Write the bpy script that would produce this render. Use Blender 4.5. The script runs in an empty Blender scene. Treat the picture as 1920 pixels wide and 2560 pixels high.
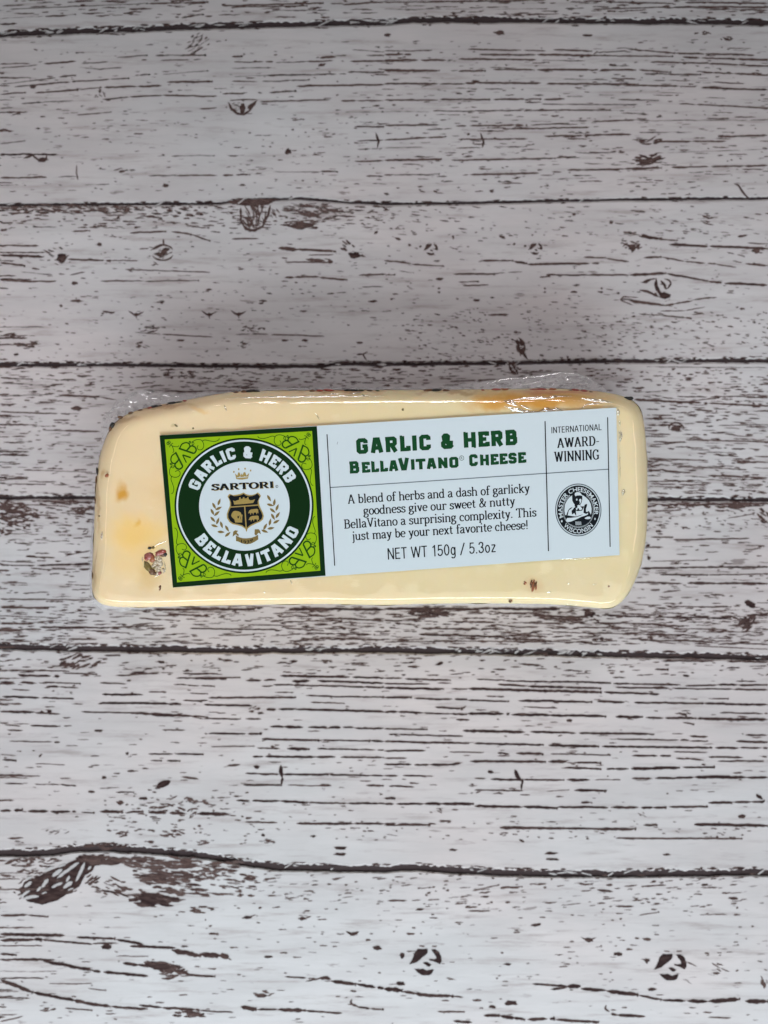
import bpy, math, random
from mathutils import Vector, Matrix
from mathutils.geometry import tessellate_polygon
from mathutils import noise as mnoise

sc = bpy.context.scene
# ------------------------------------------------------------------ camera
H = 0.30                       # lens height above the table, metres
S = 0.26 / 2560.0              # metres on the table per photograph pixel
cam_d = bpy.data.cameras.new('camera'); cam = bpy.data.objects.new('camera', cam_d)
sc.collection.objects.link(cam); cam.location = (0, 0, H)
cam_d.sensor_fit = 'VERTICAL'; cam_d.sensor_height = 36; cam_d.sensor_width = 27
cam_d.lens = 36 * H / 0.26
cam_d.clip_start = 0.005; cam_d.clip_end = 20
cam_d.dof.use_dof = True; cam_d.dof.focus_distance = H - 0.0285; cam_d.dof.aperture_fstop = 9
sc.camera = cam
sc.render.resolution_x = 768; sc.render.resolution_y = 1024
# ------------------------------------------------------------------ world, lamps, exposure
w = bpy.data.worlds.new('World'); sc.world = w; w.use_nodes = True
w.node_tree.nodes['Background'].inputs[0].default_value = (0.86, 0.93, 1.0, 1)
w.node_tree.nodes['Background'].inputs[1].default_value = 0.05

def area(name, loc, target, along, sx, sy, power, col):
    """rectangular lamp facing target, its long side sy running along the given direction"""
    d = bpy.data.lights.new(name, 'AREA'); d.shape = 'RECTANGLE'; d.size = sx; d.size_y = sy
    d.energy = power; d.color = col
    o = bpy.data.objects.new(name, d); sc.collection.objects.link(o)
    z = (Vector(loc) - Vector(target)).normalized(); y = Vector(along); y = (y - z * y.dot(z)).normalized(); x = y.cross(z)
    o.matrix_world = Matrix(((x.x, y.x, z.x, loc[0]), (x.y, y.y, z.y, loc[1]), (x.z, y.z, z.z, loc[2]), (0, 0, 0, 1)))
    return o
o = area('overhead_light', (0.0, -0.24, 0.48), (0, -0.08, 0), (1, 0, 0), 0.36, 0.50, 0.30, (0.90, 0.97, 1.0)); o.data.spread = math.radians(90)
o = area('lower_fill', (0.0, -0.44, 0.30), (0, -0.20, 0), (1, 0, 0), 0.30, 0.70, 1.95, (0.86, 0.95, 1.0)); o.data.spread = math.radians(75)  # added low fill, brightens the bottom planks; not an actual window
o = area('overhead_light', (0.0, 0.36, 0.50), (0, 0.04, 0), (1, 0, 0), 0.10, 0.40, 0.078, (1.0, 0.96, 0.98)); o.data.spread = math.radians(18)  # added narrow fill, lifts the shade on the planks above the wedge
area('warm_side_fill', (-0.52, -0.03, 0.40), (-.05, -0.02, 0), (0, 1, 0), 0.035, 0.30, 0.14, (1.0, 0.78, 0.72))  # added unseen fill, warms the left side of the table
area('warm_side_fill', (0.52, 0.02, 0.40), (.05, -0.02, 0), (0, 1, 0), 0.09, 0.22, 0.22, (1.0, 0.78, 0.72))  # added unseen fill, warms the right side and gives the wrinkles glints
area('ceiling_tube', (-0.80, 0.42, 0.80), (0, 0, 0), (.55, .8, 0), 0.075, 0.60, 0.66, (1.0, 0.94, 0.86))
area('ceiling_tube', (0.30, 0.85, 0.80), (0, 0, 0), (1, 0.1, 0), 0.05, 0.9, 0.48, (1.0, 0.94, 0.88))
vs = sc.view_settings
vs.view_transform = 'Standard'; vs.look = 'None'; vs.gamma = 1; vs.exposure = -0.32

# ------------------------------------------------------------------ helpers
K = 960 / 1659.0               # scale of the tracing sheets
OFF = dict(A=(0, 0), B=(960, 0), C=(0, 500), D=(960, 500), E=(0, 1140), F=(960, 1140),
           G=(0, 1600), H=(960, 1600), I=(0, 2060), J=(960, 2060))
def T(px, py, z=0.0):
    f = (H - z) / H * S
    return ((px - 960) * f, -(py - 1280) * f, z)

def link(name, me, mat=None, parent=None, kind=None, smooth=False):
    o = bpy.data.objects.new(name, me); sc.collection.objects.link(o)
    if mat: me.materials.append(mat)
    if parent: o.parent = parent
    if kind: o['kind'] = kind
    if smooth:
        me.polygons.foreach_set('use_smooth', [True] * len(me.polygons))
    return o
def mesh(name, v, f):
    me = bpy.data.meshes.new(name); me.from_pydata(v, [], f); me.update(); return me
def empty(name, loc=(0, 0, 0), parent=None):
    o = bpy.data.objects.new(name, None); o.empty_display_size = 0.01
    sc.collection.objects.link(o); o.location = loc
    if parent: o.parent = parent
    return o

# ---- node helpers
def mat_new(name):
    m = bpy.data.materials.new(name); m.use_nodes = True
    return m, m.node_tree.nodes, m.node_tree.links, m.node_tree.nodes['Principled BSDF']
def simple(name, col, rough=0.5, spec=0.5, metal=0.0, coat=0.0, grain=0.06, scale=900):
    m, N, L, b = mat_new(name)
    tc = N.new('ShaderNodeTexCoord'); nz = N.new('ShaderNodeTexNoise')
    nz.inputs['Scale'].default_value = scale; nz.inputs['Detail'].default_value = 3
    L.new(tc.outputs['Object'], nz.inputs['Vector'])
    mr = N.new('ShaderNodeMapRange'); mr.inputs['To Min'].default_value = 1 - grain; mr.inputs['To Max'].default_value = 1 + grain
    L.new(nz.outputs['Fac'], mr.inputs['Value'])
    vm = N.new('ShaderNodeVectorMath'); vm.operation = 'SCALE'; vm.inputs[0].default_value = col[:3]
    L.new(mr.outputs[0], vm.inputs['Scale']); L.new(vm.outputs[0], b.inputs['Base Color'])
    b.inputs['Roughness'].default_value = rough; b.inputs['Specular IOR Level'].default_value = spec * (.2 if name.endswith('_ink') else 1)
    b.inputs['Metallic'].default_value = metal; b.inputs['Coat Weight'].default_value = coat
    return m

# ------------------------------------------------------------------ wood materials
def wood_mat():
    m, N, L, b = mat_new('limewashed_wood')
    geo = N.new('ShaderNodeNewGeometry')
    def noise(scale, sx, sy, det=4, rough=0.6, w=0.0):
        mp = N.new('ShaderNodeMapping'); mp.inputs['Scale'].default_value = (sx, sy, 1); mp.inputs['Location'].default_value = (w, w * .7, 0)
        L.new(geo.outputs['Position'], mp.inputs['Vector'])
        n = N.new('ShaderNodeTexNoise'); n.inputs['Scale'].default_value = scale
        n.inputs['Detail'].default_value = det; n.inputs['Roughness'].default_value = rough
        L.new(mp.outputs[0], n.inputs['Vector']); return n.outputs['Fac']
    def rng(s, a, b_, c=0.0, d=1.0):
        r = N.new('ShaderNodeMapRange'); r.interpolation_type = 'SMOOTHSTEP'
        r.inputs['From Min'].default_value = a; r.inputs['From Max'].default_value = b_
        r.inputs['To Min'].default_value = c; r.inputs['To Max'].default_value = d
        L.new(s, r.inputs['Value']); return r.outputs[0]
    def mix(fac, a, c, typ='MIX'):
        x = N.new('ShaderNodeMix'); x.data_type = 'RGBA'; x.blend_type = typ
        if isinstance(fac, float): x.inputs['Factor'].default_value = fac
        else: L.new(fac, x.inputs['Factor'])
        for s, k in ((a, 6), (c, 7)):
            if isinstance(s, tuple): x.inputs[k].default_value = s
            else: L.new(s, x.inputs[k])
        return x.outputs[2]
    def mul(a, c):
        x = N.new('ShaderNodeMath'); x.operation = 'MULTIPLY'; L.new(a, x.inputs[0])
        if isinstance(c, float): x.inputs[1].default_value = c
        else: L.new(c, x.inputs[1])
        return x.outputs[0]
    big = rng(noise(7, 1, 1.6), 0.38, 0.62)
    col = mix(big, (0.447, 0.432, 0.437, 1), (0.455, 0.405, 0.402, 1))
    soft = rng(noise(60, 0.5, 2.0, 5), 0.30, 0.72)
    col = mix(mul(soft, 0.42), col, (0.31, 0.293, 0.297, 1))
    fine = rng(noise(260, 0.16, 1.6, 6, 0.7), 0.50, 0.72)
    col = mix(mul(fine, 0.68), col, (0.235, 0.195, 0.188, 1))
    spk = rng(noise(420, 0.30, 1.3, 3, 0.6, 3.1), 0.635, 0.70)
    msk = rng(noise(28, 0.7, 1.6, 3, 0.6, 1.7), 0.42, 0.62)
    col = mix(mul(mul(spk, msk), 0.7), col, (0.11, 0.078, 0.074, 1))
    L.new(col, b.inputs['Base Color'])
    b.inputs['Roughness'].default_value = 0.55; b.inputs['Specular IOR Level'].default_value = 0.35
    bp = N.new('ShaderNodeBump'); bp.inputs['Strength'].default_value = 0.25; bp.inputs['Distance'].default_value = 0.0003
    L.new(noise(300, 0.2, 1.6, 5), bp.inputs['Height']); L.new(bp.outputs[0], b.inputs['Normal'])
    return m
def mark_mat():
    """brown grain where the limewash is thin; it fades out towards the edge of each mark"""
    m, N, L, b = mat_new('exposed_dark_grain')
    at = N.new('ShaderNodeAttribute'); at.attribute_name = 'shade'
    geo = N.new('ShaderNodeNewGeometry'); mp = N.new('ShaderNodeMapping'); mp.inputs['Scale'].default_value = (.4, 1.3, 1)
    L.new(geo.outputs['Position'], mp.inputs['Vector'])
    nz = N.new('ShaderNodeTexNoise'); nz.inputs['Scale'].default_value = 900; nz.inputs['Detail'].default_value = 3; L.new(mp.outputs[0], nz.inputs['Vector'])
    ma = N.new('ShaderNodeMath'); ma.operation = 'MULTIPLY_ADD'; L.new(nz.outputs['Fac'], ma.inputs[0]); ma.inputs[1].default_value = .7; ma.inputs[2].default_value = -.42
    ad = N.new('ShaderNodeMath'); ad.operation = 'ADD'; L.new(ma.outputs[0], ad.inputs[0]); L.new(at.outputs['Fac'], ad.inputs[1]); ad.use_clamp = True
    rp = N.new('ShaderNodeValToRGB'); L.new(ad.outputs[0], rp.inputs[0])
    e = rp.color_ramp.elements
    e[0].position = 0; e[0].color = (0.024, 0.013, 0.013, 1)
    e[1].position = 1; e[1].color = (0.24, 0.20, 0.195, 1)
    k = e.new(0.5); k.color = (0.098, 0.060, 0.053, 1)
    al = N.new('ShaderNodeMapRange'); al.interpolation_type = 'SMOOTHSTEP'; L.new(ad.outputs[0], al.inputs['Value'])
    al.inputs['From Min'].default_value = .35; al.inputs['From Max'].default_value = .98; al.inputs['To Min'].default_value = 1; al.inputs['To Max'].default_value = 0
    L.new(al.outputs[0], b.inputs['Alpha'])
    L.new(rp.outputs[0], b.inputs['Base Color']); b.inputs['Roughness'].default_value = 0.65
    b.inputs['Specular IOR Level'].default_value = 0.05
    return m
M_WOOD = wood_mat(); M_MARK = mark_mat()
M_UNDER = simple('dark_joint_wood', (0.040, 0.027, 0.028), 0.8, 0.2)

# ------------------------------------------------------------------ marks in the wood
rnd = random.Random(11)
class Marks:
    def __init__(s, zo=0.0): s.zo = zo; s.v = []; s.f = []; s.sv = []; s.n = 0
    def z(s): s.n += 1; return s.zo + 0.00003 + (s.n * 0.618034 % 1.0) * 0.00006
    def ribbon(s, pts, wd, shade=0.0, rag=0.5, step=3.0, taper=True, wig=0.6):
        """ragged sliver along a polyline, photograph-pixel units on the table plane"""
        seg = []; tot = 0
        for a, b in zip(pts, pts[1:]):
            d = math.hypot(b[0]-a[0], b[1]-a[1]); seg.append(d); tot += d
        if tot < 1e-6: return
        n = max(3, int(tot / step)); z = s.z(); up = []; dn = []
        sd = rnd.random() * 1000
        i = 0; acc = 0
        for k in range(n + 1):
            t = tot * k / n
            while i < len(seg) - 1 and t > acc + seg[i]: acc += seg[i]; i += 1
            u = (t - acc) / max(seg[i], 1e-6)
            a, b = pts[i], pts[i+1]
            x = a[0] + (b[0]-a[0]) * u; y = a[1] + (b[1]-a[1]) * u
            tx, ty = (b[0]-a[0]) / max(seg[i], 1e-6), (b[1]-a[1]) / max(seg[i], 1e-6)
            e = min(k, n - k) / max(1.0, min(n / 4, (6 + wd) / step)); tp = min(1, 0.12 + e) if taper else 1
            y += wig * (mnoise.noise((t * 0.035, sd, 0)) * 1.8 + .5 * mnoise.noise((t * 0.12, sd, 5)))
            lw = wd / 2 * tp * (1 + rag * (1.3 * mnoise.noise((t * 0.09, sd, 1)) + 0.55 * rnd.uniform(-.6, .6)))
            rw = wd / 2 * tp * (1 + rag * (1.3 * mnoise.noise((t * 0.09, sd, 9)) + 0.55 * rnd.uniform(-.6, .6)))
            lw = max(lw, 0.12); rw = max(rw, 0.12)
            up.append((x - ty * lw, y + tx * lw)); dn.append((x + ty * rw, y - tx * rw))
        m = n + 1; b0 = len(s.v); soft = 0.28 + wd * 0.06
        rows = [[], [], [], []]
        for p, q in zip(up, dn):
            cx, cy = (p[0]+q[0])/2, (p[1]+q[1])/2; l = max(.1, math.hypot(p[0]-q[0], p[1]-q[1])/2)
            for rr, (base, k) in zip(rows, ((p, (l+soft)/l), (p, max(.15, (l-soft)/l)), (q, max(.15, (l-soft)/l)), (q, (l+soft)/l))):
                rr.append((cx + (base[0]-cx)*k, cy + (base[1]-cy)*k))
        for ri, rr in enumerate(rows):
            for k, p in enumerate(rr):
                s.v.append(T(p[0], p[1], z)); end = min(k, n - k) < 1
                s.sv.append(1.0 if ri in (0, 3) else min(1, shade + (.3 if end else 0)))
        for ri in range(3):
            o = b0 + ri * m
            for k in range(n): s.f.append((o + k, o + k + 1, o + m + k + 1, o + m + k))
    def streak(s, x0, y0, x1, y1, wd, shade=0.0, brk=0.005, rag=0.38):
        """a grain line broken into uneven dashes"""
        L = math.hypot(x1-x0, y1-y0); t = 0
        while t < L:
            d = min(L - t, rnd.expovariate(brk) + 20)
            a = t / L; b = min(1, (t + d) / L)
            ww = wd * rnd.uniform(0.75, 1.2)
            mid = ((x0+(x1-x0)*(a+b)/2), y0+(y1-y0)*(a+b)/2 + rnd.uniform(-.7, .7))
            s.ribbon([(x0+(x1-x0)*a, y0+(y1-y0)*a), mid, (x0+(x1-x0)*b, y0+(y1-y0)*b)], ww, min(1, max(0, shade + rnd.uniform(-.05, .12))), rag)
            t += d + rnd.choice((-6, -4, -1, 3, 5))
    def blob(s, x, y, rx, ry, shade=0.0, n=14, rough=0.35, rot=0.0):
        z = s.z(); b0 = len(s.v); sd = rnd.random() * 99
        c, q = math.cos(rot), math.sin(rot)
        s.v.append(T(x, y, z)); s.sv.append(shade)
        lim = max(0.25, 1 - .55 / max(.6, min(rx, ry)))
        rr = []
        for k in range(n):
            a = 2 * math.pi * k / n
            rr.append((a, 1 + rough * (mnoise.noise((math.cos(a)*1.6, math.sin(a)*1.6, sd)) * 1.6 + rnd.uniform(-.4, .4))))
        for g, sh_ in ((lim, shade), (2 - lim, 1.0)):
            for a, r in rr:
                u, v = rx * r * g * math.cos(a), ry * r * g * math.sin(a)
                s.v.append(T(x + u*c - v*q, y + u*q + v*c, z)); s.sv.append(sh_)
        for k in range(n):
            k2 = (k + 1) % n
            s.f.append((b0, b0 + 1 + k2, b0 + 1 + k)); s.f.append((b0 + 1 + k, b0 + 1 + k2, b0 + 1 + n + k2, b0 + 1 + n + k))
    def field(s, x0, y0, x1, y1, n, ln, th, sh, slope=0.0):
        """n short random flecks of worn paint along the grain"""
        for _ in range(n):
            x = rnd.uniform(x0, x1); y = rnd.uniform(y0, y1); l = math.exp(rnd.uniform(math.log(ln[0]), math.log(ln[1])))
            t = rnd.uniform(*th); c = rnd.uniform(*sh)
            if l < 9: s.blob(x, y, l / 2 * 1.1, t * .6, c, 8, 0.5, slope + rnd.uniform(-.3, .3))
            else: s.ribbon([(x, y), (x + l/2, y + rnd.uniform(-.8, .8) + slope*l/2), (x + l, y + slope * l)], t, c, 0.7, 2.6)
    def build(s, name, parent):
        if not s.f: return None
        me = mesh(name, s.v, s.f)
        at = me.attributes.new('shade', 'FLOAT', 'POINT'); at.data.foreach_set('value', s.sv)
        o = link(name, me, M_MARK, parent, 'stuff'); return o

def P(c, x, y): return (OFF[c][0] + x * K, OFF[c][1] + y * K)
def PL(c, *xy): return [P(c, xy[i], xy[i+1]) for i in range(0, len(xy), 2)]

# joints between planks: centre line + thickness (photograph pixels)
J = [
 (PL('A',0,150,200,140,500,130,800,118,1000,112,1659,96) + PL('B',120,88,500,86,900,92,1300,94,1659,98), 12.5),
 (PL('A',0,886,400,883,950,879,1010,868,1300,857,1500,874,1659,880) + PL('B',150,880,400,876,900,864,1659,856), 6.5),
 (PL('C',0,712,500,712,1000,718,1390,720,1440,708,1659,710) + PL('D',200,708,500,706,1000,696,1659,694), 9),
 (PL('E',0,180,410,180,900,181) + PL('F',100,183,1140,186,1659,190), 9),
 (PL('G',0,28,300,36,700,40,1100,46,1250,44,1659,43) + PL('H',150,46,400,50,700,55,1000,63,1659,76), 14),
 (PL('I',0,126,180,126,330,108,450,104,700,120,900,140,1050,168,1200,186,1659,196) + PL('J',60,188,150,190,300,200,500,210,700,215,1000,215,1400,212,1659,208), 16),
]
JT = [0.0]
def jy(pts, x):
    if x <= pts[0][0]: return pts[0][1]
    for a, b in zip(pts, pts[1:]):
        if x <= b[0]: return a[1] + (b[1]-a[1]) * (x-a[0]) / (b[0]-a[0])
    return pts[-1][1]
X0, X1, Y0, Y1 = -700, 2620, -420, 2960
tabletop = link('tabletop', mesh('tabletop', [T(X0-20, Y0-20, -.009), T(X1+20, Y0-20, -.009), T(X1+20, Y1+20, -.009), T(X0-20, Y1+20, -.009),
      T(X0-20, Y0-20, -.0007), T(X1+20, Y0-20, -.0007), T(X1+20, Y1+20, -.0007), T(X0-20, Y1+20, -.0007)],
      [(0,1,2,3), (7,6,5,4), (4,5,1,0), (5,6,2,1), (6,7,3,2), (7,4,0,3)]), M_UNDER, None, 'structure')
PLANKS = []
def joint_edge(j, side):
    pts, th = j; out = []; sd = rnd.random() * 50; x = X0
    while x <= X1:
        inside = -60 < x < 1980
        y = jy(pts, x) + 1.2 * mnoise.noise((x * .012, sd, 0))
        rg = 0.26 * th * mnoise.noise((x * .02, sd, 3)) + (.34 if side < 0 else .14) * th * mnoise.noise((x * .11, sd, 7)) + rnd.uniform(-.6, .6)
        y += side * max(th * 0.18, th / 2 + (rg if side < 0 else rg * .6))
        out.append((x, y)); x += 4.0 if inside else 24
    return out
edges_up = [joint_edge(j, -1) for j in J]; edges_dn = [joint_edge(j, 1) for j in J]
xs = [p[0] for p in edges_up[0]]
top_edge = [[(x, Y0) for x in xs]] + edges_dn
bot_edge = edges_up + [[(x, Y1) for x in xs]]
for te, be in zip(top_edge, bot_edge):
    v = []; n = len(xs)
    for (x, y), (_, y2) in zip(te, be):
        v += [T(x, y, -.0007), T(x, y, -.0003), T(x, y + 3.5, 0), T(x, y2 - 3.5, 0), T(x, y2, -.0003), T(x, y2, -.0007)]
    f = []
    for i in range(n - 1):
        for k in range(5):
            a = i * 6 + k; f.append((a, a + 1, a + 7, a + 6))
    o = link('plank', mesh('plank', v, f), M_WOOD, tabletop)
    PLANKS.append((o, Marks()))
def pk(y, x=960):
    for i, j in enumerate(J):
        if y < jy(j[0], x): return PLANKS[i][1]
    return PLANKS[6][1]

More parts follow.
